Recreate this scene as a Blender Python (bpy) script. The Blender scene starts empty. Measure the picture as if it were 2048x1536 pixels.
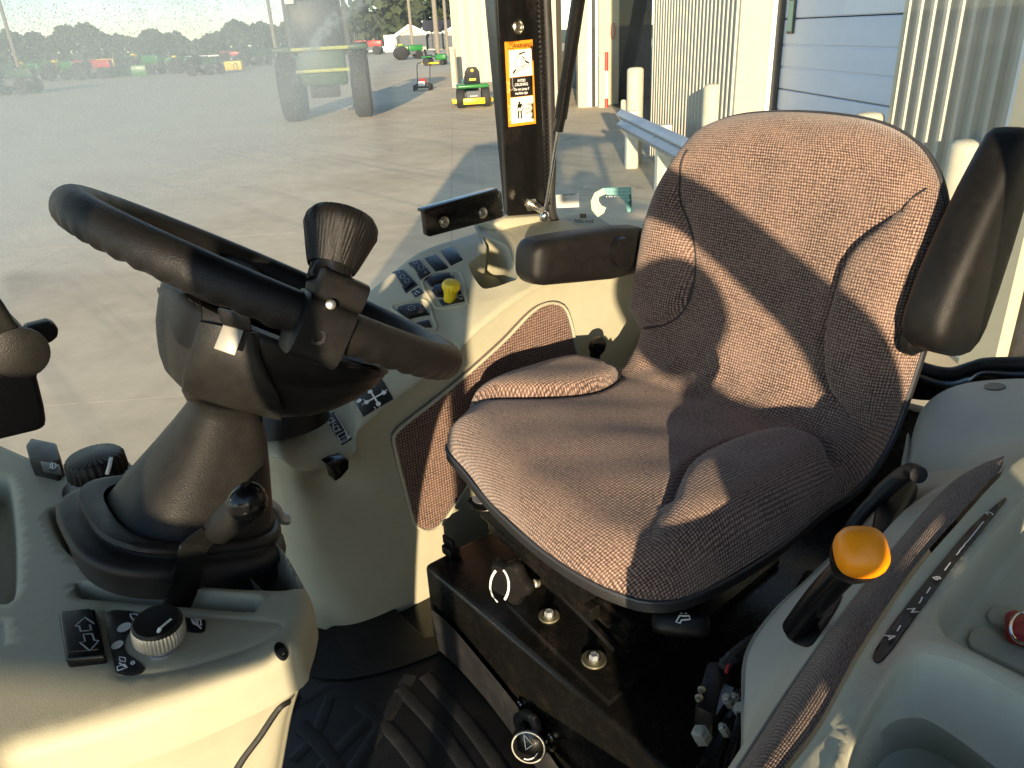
import bpy, bmesh, math, random
import numpy as np
from mathutils import Vector, Matrix
from mathutils.geometry import delaunay_2d_cdt
random.seed(7); np.random.seed(7)
SC = bpy.context.scene
COL = SC.collection
PI = math.pi
rad = math.radians
H = 2.05                      # camera height over the concrete

# ---------------------------------------------------------------- camera
# world axes: +X = rear of the tractor, +Y = right side of the tractor, +Z = up
FPX, CX, CY = 1526.0, 1024.0, 768.0
def _norm(v):
    v = np.array(v, float); return v/np.linalg.norm(v)
_d = _norm([1200.-CX, 4068.-CY, FPX]); _up = -_d
_f = np.array([0, 0, 1.]); _Y = _norm(_f-(_f@_up)*_up); _X = np.cross(_Y, _up)
_M = np.array([_X, _Y, _up])
_yaw = rad(38)
_T = np.array([[math.cos(_yaw), math.sin(_yaw), 0], [-math.sin(_yaw), math.cos(_yaw), 0], [0, 0, 1.]])
TM = _T@_M
EYE = np.array([0, 0, H])
cam = bpy.data.cameras.new('camera'); camo = bpy.data.objects.new('camera', cam); COL.objects.link(camo)
cam.sensor_width = 36.0; cam.lens = FPX/2048.0*36.0; cam.clip_start = 0.02; cam.clip_end = 3000
r_, u_, b_ = TM@np.array([1, 0, 0.]), -(TM@np.array([0, 1., 0])), -(TM@np.array([0, 0, 1.]))
camo.matrix_world = Matrix(((r_[0], u_[0], b_[0], 0), (r_[1], u_[1], b_[1], 0), (r_[2], u_[2], b_[2], H), (0, 0, 0, 1)))
SC.camera = camo
def ray(x, y): return TM@np.array([(x-CX)/FPX, (y-CY)/FPX, 1.0])
def P(x, y, z=None, a=None, b=None, d=None):
    """point of the place seen at photo coordinate x,y that lies at height z (rel. to camera), X=a, Y=b or depth d"""
    r = ray(x, y)
    if z is not None: t = z/r[2]
    elif a is not None: t = a/r[0]
    elif b is not None: t = b/r[1]
    else: t = d
    return EYE+r*t
def G(x, y, z=0.0): return P(x, y, z=z-H)
def PP(x, y, o, n):
    r = ray(x, y); n = np.array(n, float); return EYE+r*(((np.array(o)-EYE)@n)/(r@n))

# ---------------------------------------------------------------- light
SUNPX = (1120, 356)
sdir = _norm(ray(*SUNPX))                       # direction the light travels
sun_elev = math.asin(-sdir[2])
sl = bpy.data.lights.new('sun', 'SUN'); sl.energy = 3.5; sl.angle = rad(0.55); sl.color = (1.0, 0.85, 0.66)
so = bpy.data.objects.new('sun', sl); COL.objects.link(so)
so.rotation_euler = Vector(sdir).to_track_quat('-Z', 'Y').to_euler(); so.location = (0, 0, 8)
W = bpy.data.worlds.new('World'); SC.world = W; W.use_nodes = True
nt = W.node_tree; nt.nodes.clear()
sky = nt.nodes.new('ShaderNodeTexSky'); sky.sky_type = 'NISHITA'; sky.sun_disc = False
sky.sun_elevation = sun_elev; sky.sun_rotation = math.atan2(-sdir[0], -sdir[1])
sky.air_density = .75; sky.dust_density = .1; sky.ozone_density = 2.2
bg = nt.nodes.new('ShaderNodeBackground'); bg.inputs[1].default_value = 0.15
wo = nt.nodes.new('ShaderNodeOutputWorld')
nt.links.new(sky.outputs[0], bg.inputs[0]); nt.links.new(bg.outputs[0], wo.inputs[0])
SC.view_settings.view_transform = 'Standard'; SC.view_settings.look = 'None'
SC.view_settings.exposure = 1.66; SC.view_settings.gamma = 1.0; SC.view_settings.use_curve_mapping = False
SC.view_settings.use_white_balance = True; SC.view_settings.white_balance_temperature = 7600; SC.view_settings.white_balance_tint = 10   # the phone's daylight balance
SC.render.engine = 'CYCLES'
SC.cycles.max_bounces = 8; SC.cycles.transparent_max_bounces = 16
SC.cycles.diffuse_bounces = 4

# ---------------------------------------------------------------- object helpers
WL = {}
def thing(name, label, cat, loc, group=None):
    o = bpy.data.objects.new(name, None); COL.objects.link(o)
    o.location = [float(c) for c in loc]; o.empty_display_size = 0.1
    o['label'] = label; o['category'] = cat
    if group: o['group'] = group
    WL[o] = np.array(loc, float); return o
def obj(name, g, mat, parent=None, smooth=40, uv=None, label=None, vn=None):
    V, F = g
    V = np.array(V, float)
    c = (V.min(0)+V.max(0))/2 if len(V) else np.zeros(3)
    me = bpy.data.meshes.new(name)
    me.from_pydata([tuple(v) for v in (V-c)], [], [tuple(int(i) for i in f) for f in F])
    me.validate()
    if uv is not None:
        uv = np.array(uv, float)
        l = me.uv_layers.new(name='UVMap'); vi = np.zeros(len(me.loops), dtype=np.int32)
        me.loops.foreach_get('vertex_index', vi); l.data.foreach_set('uv', uv[vi].astype(np.float32).ravel())
    if mat: me.materials.append(mat)
    if smooth:
        me.polygons.foreach_set('use_smooth', [True]*len(me.polygons))
        if smooth < 180: me.set_sharp_from_angle(angle=rad(smooth))
    if vn is not None:
        me.normals_split_custom_set_from_vertices([tuple(n) for n in vn])
    me.update()
    o = bpy.data.objects.new(name, me); COL.objects.link(o)
    if parent is not None:
        o.parent = parent; o.location = tuple(c-WL[parent])
    else: o.location = tuple(c)
    WL[o] = c
    if label: o['label'] = label
    return o
def tag(o, label, cat, group=None):
    o['label'] = label; o['category'] = cat
    if group: o['group'] = group
    return o
def struct(o): o['kind'] = 'structure'; return o
def stuff(o, label=None, cat=None):
    o['kind'] = 'stuff'
    if label: o['label'] = label
    if cat: o['category'] = cat
    return o
def dup(root, loc, label=None, group=None):
    r = root.copy(); COL.objects.link(r); r.location = tuple(float(c) for c in loc)
    if label: r['label'] = label
    if group: r['group'] = group
    for ch in list(root.children):
        c = ch.copy(); COL.objects.link(c); c.parent = r
        for g in ch.children:
            d = g.copy(); COL.objects.link(d); d.parent = c
    return r

# ---------------------------------------------------------------- geometry
def merge(*gs):
    V, F, n = [], [], 0
    for v, f in gs:
        v = list(map(tuple, v)); V += v; F += [tuple(i+n for i in q) for q in f]; n += len(v)
    return V, F
def frame(n, hint=(0, 0, 1)):
    n = _norm(n); h = np.array(hint, float)
    if abs(n@_norm(h)) > .99: h = np.array([1., 0, 0])
    u = _norm(np.cross(h, n)); v = np.cross(n, u); return u, v, n
def spline(pts, per=8, closed=False):
    p = np.array(pts, float); n = len(p); out = []
    rng = range(n if closed else n-1)
    for i in rng:
        if closed: a, b, c, d = p[(i-1) % n], p[i], p[(i+1) % n], p[(i+2) % n]
        else: a, b, c, d = p[max(i-1, 0)], p[i], p[i+1], p[min(i+2, n-1)]
        for k in range(per):
            t = k/per
            out.append(.5*((2*b)+(-a+c)*t+(2*a-5*b+4*c-d)*t*t+(-a+3*b-3*c+d)*t**3))
    if not closed: out.append(p[-1])
    return np.array(out)
def resample(p, n, closed=False):
    p = np.array(p, float)
    if closed: p = np.vstack([p, p[:1]])
    s = np.r_[0, np.cumsum(np.linalg.norm(np.diff(p, axis=0), axis=1))]
    t = np.linspace(0, s[-1], n+1)[:-1] if closed else np.linspace(0, s[-1], n)
    return np.stack([np.interp(t, s, p[:, k]) for k in range(p.shape[1])], 1)
def tube(pts, r, n=12, closed=False, caps=True, hint=(0, 0, 1), flat=1.0):
    p = np.array(pts, float); m = len(p); rr = np.full(m, r, float) if np.isscalar(r) else np.array(r, float)
    V, F = [], []
    if closed: t = np.roll(p, -1, 0)-np.roll(p, 1, 0)
    else: t = np.gradient(p, axis=0)
    prev = None
    for i in range(m):
        tt = _norm(t[i])
        if prev is None: u, v, _ = frame(tt, hint)
        else:
            u = prev-(prev@tt)*tt; u = _norm(u); v = np.cross(tt, u)
        prev = u
        for k in range(n):
            a = 2*PI*k/n; V.append(p[i]+rr[i]*(math.cos(a)*u+math.sin(a)*v*flat))
    for i in range(m if closed else m-1):
        j = (i+1) % m
        for k in range(n):
            l = (k+1) % n; F.append((i*n+k, i*n+l, j*n+l, j*n+k))
    if not closed and caps: F.append(tuple(range(n))[::-1]); F.append(tuple((m-1)*n+k for k in range(n)))
    return V, F
def lathe(c, axis, prof, n=24, hint=(0, 0, 1), sx=1.0, sy=1.0, rib=None):
    u, v, w = frame(axis, hint); V, F = [], []; c = np.array(c, float)
    for j, (r, h) in enumerate(prof):
        for k in range(n):
            a = 2*PI*k/n; q = r*(1+(rib(a, j) if rib else 0))
            V.append(c+w*h+q*(sx*math.cos(a)*u+sy*math.sin(a)*v))
    m = len(prof)
    for j in range(m-1):
        for k in range(n):
            l = (k+1) % n; F.append((j*n+k, j*n+l, (j+1)*n+l, (j+1)*n+k))
    F.append(tuple(range(n))[::-1]); F.append(tuple((m-1)*n+k for k in range(n)))
    return V, F
def bm_out(bm):
    bm.normal_update(); V = [tuple(v.co) for v in bm.verts]; bm.verts.index_update()
    F = [tuple(v.index for v in f.verts) for f in bm.faces]; bm.free(); return V, F
def box(c, h, ax=None, bev=0.0, seg=2):
    """c centre, h half sizes, ax 3 axes"""
    A = np.eye(3) if ax is None else np.array([_norm(x) for x in ax]); c = np.array(c, float)
    bm = bmesh.new(); vs = []
    for i in (-1, 1):
        for j in (-1, 1):
            for k in (-1, 1): vs.append(bm.verts.new(tuple(c+A[0]*h[0]*i+A[1]*h[1]*j+A[2]*h[2]*k)))
    for f in ((0, 1, 3, 2), (4, 6, 7, 5), (0, 4, 5, 1), (2, 3, 7, 6), (0, 2, 6, 4), (1, 5, 7, 3)): bm.faces.new([vs[i] for i in f])
    bmesh.ops.recalc_face_normals(bm, faces=bm.faces)
    if bev: bmesh.ops.bevel(bm, geom=list(bm.edges), offset=bev, segments=seg, affect='EDGES', profile=.5)
    return bm_out(bm)
def prism(poly, n, t, bev=0.0, seg=2):
    """polygon poly (3d points) extruded along n by t (front face at poly, body goes to poly+n*t)"""
    poly = np.array(poly, float); n = _norm(n); bm = bmesh.new()
    a = [bm.verts.new(tuple(p)) for p in poly]; b = [bm.verts.new(tuple(p+n*t)) for p in poly]
    bm.faces.new(a); bm.faces.new(b[::-1]); m = len(a)
    for i in range(m): bm.faces.new((a[(i+1) % m], a[i], b[i], b[(i+1) % m]))
    bmesh.ops.recalc_face_normals(bm, faces=bm.faces)
    if bev:
        es = [e for e in bm.edges if len(e.link_faces) == 2 and e.calc_face_angle(0) > rad(40)]
        bmesh.ops.bevel(bm, geom=es, offset=bev, segments=seg, affect='EDGES', profile=.5)
    bmesh.ops.triangulate(bm, faces=[f for f in bm.faces if len(f.verts) > 4])
    return bm_out(bm)
def rrect(o, u, v, w, h, r, k=4):
    """rounded rectangle centred at o in plane u,v"""
    o = np.array(o, float); u = _norm(u); v = _norm(v); out = []
    for cx, cy, a0 in ((w/2-r, h/2-r, 0), (-w/2+r, h/2-r, PI/2), (-w/2+r, -h/2+r, PI), (w/2-r, -h/2+r, 1.5*PI)):
        for i in range(k+1):
            a = a0+PI/2*i/k; out.append(o+u*(cx+r*math.cos(a))+v*(cy+r*math.sin(a)))
    return out
def sdist(Pt, poly, closed=True):
    """distance of 2d points to polyline, and inside flag"""
    A = np.array(poly, float); B_ = np.roll(A, -1, 0)
    if not closed: A, B_ = A[:-1], B_[:-1]
    Pt = np.array(Pt, float); D = np.full(len(Pt), 1e9); ins = np.zeros(len(Pt), bool)
    for a, b in zip(A, B_):
        ab = b-a; L = max(ab@ab, 1e-12); t = np.clip(((Pt-a)@ab)/L, 0, 1)
        D = np.minimum(D, np.linalg.norm(Pt-(a+t[:, None]*ab), axis=1))
        if closed:
            c = (a[1] > Pt[:, 1]) != (b[1] > Pt[:, 1])
            with np.errstate(divide='ignore', invalid='ignore'):
                xx = (b[0]-a[0])*(Pt[:, 1]-a[1])/(b[1]-a[1])+a[0]
            ins ^= c & (Pt[:, 0] < xx)
    return D, ins
def sstep(x): x = np.clip(x, 0, 1); return x*x*(3-2*x)
def rnd(d, R, D=None):
    """quarter-round falloff: 0 inside beyond R, -D at the edge"""
    D = R if D is None else D
    x = np.clip(1-d/R, 0, 1); return -D*(1-np.sqrt(np.clip(1-x*x, 0, 1)))
def tri2d(outline, res, R=None, rings=(.04, .12, .25, .45, .7, 1.0), extra=(), holes=(), lines=()):
    """triangulated 2d region: outline polygon, inset rings near the border, hex grid inside"""
    out = np.array(outline, float)
    pts = [tuple(p) for p in out]; n0 = len(out); edges = [(i, (i+1) % n0) for i in range(n0)]
    for hl in holes:
        b0 = len(pts); hl = np.array(hl, float); pts += [tuple(p) for p in hl]; edges += [(b0+i, b0+(i+1) % len(hl)) for i in range(len(hl))]
    for ln in lines:
        b0 = len(pts); pts += [tuple(p) for p in ln]; edges += [(b0+i, b0+i+1) for i in range(len(ln)-1)]
    area = .5*np.sum(out[:, 0]*np.roll(out[:, 1], -1)-np.roll(out[:, 0], -1)*out[:, 1])
    cand = []
    if R:
        t = np.roll(out, -1, 0)-np.roll(out, 1, 0); t /= np.linalg.norm(t, axis=1)[:, None]+1e-12
        nn = np.stack([-t[:, 1], t[:, 0]], 1)*(1 if area > 0 else -1)
        for q in rings:
            c = out+nn*R*q; D, ins = sdist(c, out); c = c[ins & (D > R*q*.93)]; cand.append(c)
    lo, hi = out.min(0), out.max(0); g = []
    ny = int((hi[1]-lo[1])/(res*.866))+1
    for j in range(ny):
        y = lo[1]+j*res*.866
        xs = np.arange(lo[0]+(j % 2)*res/2, hi[0], res); g.append(np.stack([xs, np.full(len(xs), y)], 1))
    g = np.vstack(g); D, ins = sdist(g, out); g = g[ins & (D > (R*1.05 if R else res*.45))]
    for e in extra:
        if len(g): D, _ = sdist(g, e, True); g = g[D > res*.5]
    cand.append(g)
    for e in extra:
        e = np.array(e, float); D, ins = sdist(e, out); cand.append(e[ins & (D > res*.2)])
    c = np.vstack(cand)
    for hl in holes:
        D, ins = sdist(c, hl); c = c[(~ins) & (D > res*.4)]
    for ln in lines:
        D, _ = sdist(c, ln, False); c = c[D > res*.35]
    pts += [tuple(p) for p in c]
    r = delaunay_2d_cdt([Vector(p) for p in pts], edges, [], 1, 1e-6, True)
    V = np.array([tuple(v) for v in r[0]]); F = [tuple(f) for f in r[2]]
    cen = np.array([V[list(f)].mean(0) for f in F]); D, keep = sdist(cen, out); keep = keep | (D < 1e-5)
    F = [f for f, k in zip(F, keep) if k]
    if holes:
        cen = np.array([V[list(f)].mean(0) for f in F]); keep = np.ones(len(F), bool)
        for hl in holes:
            D, ins = sdist(cen, hl); keep &= ~ins
        F = [f for f, k in zip(F, keep) if k]
    return V, F
def molded(o, u, v, outline, hf, res, R=0.0, skirt=0.02, extra=(), holes=(), per=0, rings=(.04, .12, .25, .45, .7, 1.0), lines=()):
    """a sheet moulded over the plane o,u,v. outline in plane metres. hf(P,db)->height. returns geometry + uv"""
    o = np.array(o, float); u = _norm(u); v = _norm(v-np.dot(v, u)*u); n = np.cross(u, v)
    V, F = tri2d(outline, res, R, extra=extra, holes=holes, rings=rings, lines=lines)
    D, ins = sdist(V, outline)
    h = hf(V, D) if hf else np.zeros(len(V))
    X = o+V[:, :1]*u+V[:, 1:]*v+h[:, None]*n
    # consistent winding
    F2 = []
    for f in F:
        a, b, c = V[f[0]], V[f[1]], V[f[2]]
        F2.append(f if (b[0]-a[0])*(c[1]-a[1])-(b[1]-a[1])*(c[0]-a[0]) > 0 else f[::-1])
    UV = V.copy()
    if skirt:
        m = len(outline); base = len(X); idx = [int(np.argmin(((V-p)**2).sum(1))) for p in np.array(outline)]
        X = np.vstack([X, X[idx]-n*skirt]); UV = np.vstack([UV, V[idx]+.02])
        area = .5*np.sum(np.array(outline)[:, 0]*np.roll(np.array(outline)[:, 1], -1)-np.roll(np.array(outline)[:, 0], -1)*np.array(outline)[:, 1])
        for i in range(m):
            j = (i+1) % m; q = (idx[i], base+i, base+j, idx[j]); F2.append(q if area > 0 else q[::-1])
    return (X, F2), UV
def to2(pts, o, u, v):
    u = _norm(u); v = _norm(v-np.dot(v, u)*u); q = np.array(pts, float)-np.array(o, float); return np.stack([q@u, q@v], 1)
def loft(rows, nu=10, nv=10, closed=False, thick=0.0):
    """rows: list of point lists (same count); smooth surface through all of them"""
    R_ = [spline(r, nu, closed) for r in rows]; A = np.array(R_)
    cols = [spline(A[:, i], nv) for i in range(A.shape[1])]; S = np.array(cols).transpose(1, 0, 2)
    m, n = S.shape[:2]; V = S.reshape(-1, 3); F = []
    for i in range(m-1):
        for j in range(n if closed else n-1):
            k = (j+1) % n; F.append((i*n+j, i*n+k, (i+1)*n+k, (i+1)*n+j))
    du = np.r_[0, np.cumsum(np.linalg.norm(np.diff(S[m//2], axis=0), axis=1))]
    dv = np.r_[0, np.cumsum(np.linalg.norm(np.diff(S[:, n//2], axis=0), axis=1))]
    UV = np.array([(du[j], dv[i]) for i in range(m) for j in range(n)])
    return (V, F), UV
def bevel_solid(g, bev, seg=2, ang=35):
    bm = bmesh.new(); vs = [bm.verts.new(tuple(v)) for v in g[0]]
    for f in g[1]:
        try: bm.faces.new([vs[i] for i in f])
        except ValueError: pass
    bmesh.ops.remove_doubles(bm, verts=bm.verts, dist=1e-5); bmesh.ops.recalc_face_normals(bm, faces=bm.faces)
    es = [e for e in bm.edges if len(e.link_faces) == 2 and e.calc_face_angle(0) > rad(ang)]
    bmesh.ops.bevel(bm, geom=es, offset=bev, segments=seg, affect='EDGES', profile=.5)
    return bm_out(bm)
def text(s, o, u, v, size, mat, parent, name='lettering', off=0.0006, align='CENTER', bold=0.0, sx=1.0):
    cu = bpy.data.curves.new('t', 'FONT'); cu.body = s; cu.size = size; cu.align_x = align; cu.align_y = 'CENTER'; cu.offset = bold
    cu.resolution_u = 3
    to = bpy.data.objects.new('t', cu); COL.objects.link(to)
    dg = bpy.context.evaluated_depsgraph_get(); me = to.evaluated_get(dg).to_mesh()
    V = np.array([tuple(w.co) for w in me.vertices]); F = [tuple(p.vertices) for p in me.polygons]
    to.evaluated_get(dg).to_mesh_clear(); bpy.data.objects.remove(to)
    if not len(V): return None
    u = _norm(u); v = _norm(v-np.dot(v, u)*u); n = np.cross(u, v); o = np.array(o, float)
    X = o+V[:, :1]*u*sx+V[:, 1:2]*v+n*off
    return obj(name, (X, F), mat, parent, smooth=0)

# ---------------------------------------------------------------- shader helpers
class S:
    """a shader socket with arithmetic"""
    def __init__(s, nt, k): s.nt = nt; s.k = k
    def _m(s, op, *a):
        n = s.nt.nodes.new('ShaderNodeMath'); n.operation = op
        for i, x in enumerate((s,)+a):
            if isinstance(x, S): s.nt.links.new(x.k, n.inputs[i])
            else: n.inputs[i].default_value = x
        return S(s.nt, n.outputs[0])
    def __add__(s, o): return s._m('ADD', o)
    def __radd__(s, o): return s._m('ADD', o)
    def __sub__(s, o): return s._m('SUBTRACT', o)
    def __rsub__(s, o): return s._m('MULTIPLY', -1.0)._m('ADD', o)
    def __mul__(s, o): return s._m('MULTIPLY', o)
    def __rmul__(s, o): return s._m('MULTIPLY', o)
    def __truediv__(s, o): return s._m('DIVIDE', o)
    def f(s, op, *a): return s._m(op, *a)
    def ss(s, a, b):
        n = s.nt.nodes.new('ShaderNodeMapRange'); n.interpolation_type = 'SMOOTHSTEP'
        s.nt.links.new(s.k, n.inputs[0]); n.inputs[1].default_value = a; n.inputs[2].default_value = b
        return S(s.nt, n.outputs[0])
    def clamp(s): n = s._m('ADD', 0.0); n.k.node.use_clamp = True; return n
class Mat:
    def __init__(m, name):
        m.m = bpy.data.materials.new(name); m.m.use_nodes = True; m.nt = m.m.node_tree
        m.b = m.nt.nodes['Principled BSDF']; m.out = m.nt.nodes['Material Output']; m.tc = m.nt.nodes.new('ShaderNodeTexCoord')
    def coord(m, kind='Object', scale=(1, 1, 1), rot=(0, 0, 0), loc=(0, 0, 0)):
        mp = m.nt.nodes.new('ShaderNodeMapping'); m.nt.links.new(m.tc.outputs[kind], mp.inputs[0])
        mp.inputs[1].default_value = loc; mp.inputs[2].default_value = rot; mp.inputs[3].default_value = scale if hasattr(scale, '__len__') else (scale,)*3
        return mp.outputs[0]
    def pos(m):
        g = m.nt.nodes.new('ShaderNodeNewGeometry'); return g.outputs['Position']
    def sep(m, v):
        n = m.nt.nodes.new('ShaderNodeSeparateXYZ'); m.nt.links.new(v, n.inputs[0]); return [S(m.nt, k) for k in n.outputs]
    def noise(m, v, scale, detail=3, rough=.55, dist=0.0, col=False):
        n = m.nt.nodes.new('ShaderNodeTexNoise'); m.nt.links.new(v, n.inputs['Vector']); n.inputs['Scale'].default_value = scale
        n.inputs['Detail'].default_value = detail; n.inputs['Roughness'].default_value = rough; n.inputs['Distortion'].default_value = dist
        return S(m.nt, n.outputs[1 if col else 0])
    def voro(m, v, scale, feat='F1', rnd_=1.0):
        n = m.nt.nodes.new('ShaderNodeTexVoronoi'); n.feature = feat; m.nt.links.new(v, n.inputs['Vector']); n.inputs['Scale'].default_value = scale
        n.inputs['Randomness'].default_value = rnd_; return S(m.nt, n.outputs[0])
    def mix(m, fac, a, b):
        n = m.nt.nodes.new('ShaderNodeMix'); n.data_type = 'RGBA'
        if isinstance(fac, S): m.nt.links.new(fac.k, n.inputs[0])
        else: n.inputs[0].default_value = fac
        for i, c in ((6, a), (7, b)):
            if isinstance(c, S): m.nt.links.new(c.k, n.inputs[i])
            else: n.inputs[i].default_value = (*c, 1) if len(c) == 3 else c
        return S(m.nt, n.outputs[2])
    def set(m, name, v):
        i = m.b.inputs[name]
        if isinstance(v, S): m.nt.links.new(v.k, i)
        elif hasattr(v, '__len__'): i.default_value = (*v, 1) if i.type == 'RGBA' else v
        else: i.default_value = v
        return m
    def bump(m, h, strength=.3, dist=.001):
        n = m.nt.nodes.new('ShaderNodeBump'); n.inputs['Strength'].default_value = strength; n.inputs['Distance'].default_value = dist
        m.nt.links.new(h.k, n.inputs['Height']); m.nt.links.new(n.outputs[0], m.b.inputs['Normal']); return m
def plain(name, col, rough=.5, metal=0.0, spec=.5, var=.12, grain=0.0, gscale=900, dust=0.0, dustcol=(.34, .29, .22), coat=0.0):
    """a solid colour with uneven wear, fine grain relief and dust"""
    m = Mat(name); p = m.pos()
    n1 = m.noise(p, 9, 4); n2 = m.noise(p, 70, 4, .6)
    c = m.mix((n1*.6+n2*.4).ss(.3, .7), tuple(x*(1-var) for x in col), tuple(min(1, x*(1+var)) for x in col))
    if dust:
        d = (m.noise(p, 14, 5, .65).ss(.48, .75)*m.noise(p, 260, 3, .7).ss(.35, .7)*dust)
        sp = m.voro(p, 330).ss(.16, .05)*m.noise(p, 25, 3).ss(.5, .62)*min(1, dust*1.6)
        c = m.mix((d+sp).clamp(), c, dustcol)
    m.set('Base Color', c); m.set('Metallic', metal); m.set('Specular IOR Level', spec); m.set('Coat Weight', coat)
    m.set('Roughness', (n2*.25+n1*.15+(rough-.2)).clamp())
    if grain: m.bump(m.voro(p, gscale).f('MULTIPLY', 1.0)+m.noise(p, gscale*.6, 2), grain, .0006)
    return m.m
def paint(name, col, rough=.6):
    m = Mat(name); m.set('Base Color', col); m.set('Roughness', rough); return m.m
def fabric(name, kind='UV', cell=.0042, lo=(.05, .028, .02), hi=(.40, .26, .19), rot=0.0, loc=(0, 0, 0), axes='xy', bump=.8):
    """coarse plain weave, thread by thread"""
    m = Mat(name); base = m.coord(kind, 1.0, (0, 0, rot), loc)
    wob = m.noise(base, 45, 2, .5, col=True)
    va = m.nt.nodes.new('ShaderNodeVectorMath'); va.operation = 'MULTIPLY_ADD'
    m.nt.links.new(wob.k, va.inputs[0]); va.inputs[1].default_value = (.0016,)*3; m.nt.links.new(base, va.inputs[2])
    x, y, z = m.sep(va.outputs[0]); sel = {'x': x, 'y': y, 'z': z}; x, y = sel[axes[0]], sel[axes[1]]
    x = x*(1/cell); y = y*(1/cell)
    A = (y*PI).f('SINE').f('ABSOLUTE')*((x-.5+y.f('FLOOR'))*PI).f('COSINE').f('MULTIPLY_ADD', .5, .5)
    Bq = (x*PI).f('SINE').f('ABSOLUTE')*((y-.5+x.f('FLOOR'))*PI).f('COSINE').f('MULTIPLY_ADD', -.5, .5)
    h = A.f('MAXIMUM', Bq)
    n = m.noise(base, 900, 2, .6); nb = m.noise(base, 16, 3); fl = m.noise(base, 240, 3, .7)
    c = m.mix((h*.85+(n-.5)*.45+(fl-.5)*1.1+.06).ss(.26, 1.0), lo, hi)
    tw = m.noise(base, 150, 2, .5); c = m.mix(tw.ss(.45, .70)*.55, c, lo); c = m.mix(nb.ss(.3, .75)*.25, c, tuple(q*.75 for q in hi))
    m.set('Base Color', c); m.set('Roughness', .95); m.set('Specular IOR Level', .15); m.set('Sheen Weight', .25); m.set('Sheen Roughness', .5)
    m.bump(h+(n-.5)*.35, bump, .0011)
    return m.m
# ---------------------------------------------------------------- materials
BEIGE = (.36, .345, .25); GREY = (.36, .385, .335)
M_beige = plain('beige_moulded_plastic', BEIGE, .62, grain=.22, gscale=1500, var=.05, dust=.12, dustcol=(.22, .17, .11))
M_grey = plain('grey_green_plastic', (.33, .365, .325), .55, grain=.25, gscale=1500, var=.06, dust=.10, dustcol=(.25, .22, .16))
M_near = plain('grey_console_plastic', (.44, .435, .33), .68, spec=.35, grain=.25, gscale=1500, var=.06, dust=.10, dustcol=(.2, .18, .13))
M_fen = plain('light_grey_fender_plastic', (.42, .40, .335), .6, grain=.3, gscale=1500, var=.05, dust=.10, dustcol=(.3, .25, .2))
M_blk = plain('black_grained_plastic', (.0065, .0064, .0063), .46, spec=.28, grain=.40, gscale=1300, var=.2, dust=.03)
M_blks = plain('black_satin_plastic', (.006, .006, .006), .40, spec=.25, grain=.1, gscale=1500, var=.2, dust=.03)
M_rubber = plain('black_rubber', (.014, .014, .014), .55, spec=.35, grain=.25, gscale=900, var=.2, dust=.10)
M_column = plain('dusty_black_column_plastic', (.0115, .0115, .0105), .44, spec=.3, grain=.35, gscale=1200, var=.2, dust=.10, dustcol=(.2, .155, .085))
M_steel = plain('black_painted_steel', (.005, .005, .0048), .26, spec=.35, var=.2, dust=.08, dustcol=(.26, .19, .11))
M_pillar = plain('satin_black_pillar_paint', (.0045, .0045, .0045), .33, spec=.22, var=.2, dust=.05)
M_gloss = plain('gloss_black_plastic', (.005, .005, .005), .20, spec=.35, var=.1, dust=.03)
M_sw = plain('switch_black_plastic', (.009, .009, .010), .42, spec=.28, var=.1, dust=.03)
M_zinc = plain('zinc_plated_steel', (.55, .53, .46), .3, metal=1, var=.2)
M_zincy = plain('yellow_zinc_washer', (.32, .30, .20), .42, metal=.85, var=.35, dust=.2)
M_galv = plain('galvanised_steel', (.33, .36, .39), .5, metal=.5, var=.15)
M_chrome = plain('polished_rod', (.6, .6, .6), .15, metal=1, var=.05)
M_satin = plain('brushed_plate', (.50, .49, .44), .38, metal=.55, var=.1)
M_tag = plain('dull_metal_tag', (.26, .255, .22), .45, metal=.3, var=.2)
M_white = paint('white_print', (.72, .72, .70)); M_greyprint = paint('grey_print', (.3, .3, .29))
M_orange = plain('warning_orange', (.80, .27, .025), .4, var=.03)
M_label = plain('decal_black', (.012, .012, .012), .35, var=.1)
M_labelw = plain('decal_white', (.72, .72, .66), .4, var=.03)
M_yellow = plain('yellow_knob_plastic', (.78, .56, .02), .4, var=.08, dust=.35, dustcol=(.10, .07, .02))
M_red = plain('red_plastic', (.45, .015, .012), .4, var=.1)
M_ball = Mat('orange_lever_ball'); M_ball.set('Base Color', (.98, .30, .008)).set('Roughness', .42).set('Subsurface Weight', .10).set('Subsurface Radius', (.02, .008, .002)); M_ball = M_ball.m
M_seat = fabric('brown_seat_weave', 'UV', .0050, lo=(.034, .021, .018), hi=(.42, .285, .225))
M_carpetb = fabric('brown_panel_weave', 'UV', .0062, lo=(.024, .013, .010), hi=(.33, .205, .155))
M_carpetn = fabric('grey_brown_panel_weave', 'UV', .0044, lo=(.030, .020, .016), hi=(.36, .25, .19))
M_pipe = plain('black_piping', (.012, .012, .013), .55, grain=.5, gscale=500)
M_pipeg = plain('grey_edge_trim', (.035, .038, .045), .38, var=.1)
M_mat = plain('rubber_floor_mat', (.011, .0115, .0125), .6, spec=.3, grain=.4, gscale=700, var=.25, dust=.30, dustcol=(.10, .095, .085))
M_carpet = plain('black_felt', (.010, .010, .010), .95, grain=1.0, gscale=500, dust=.1)

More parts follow.
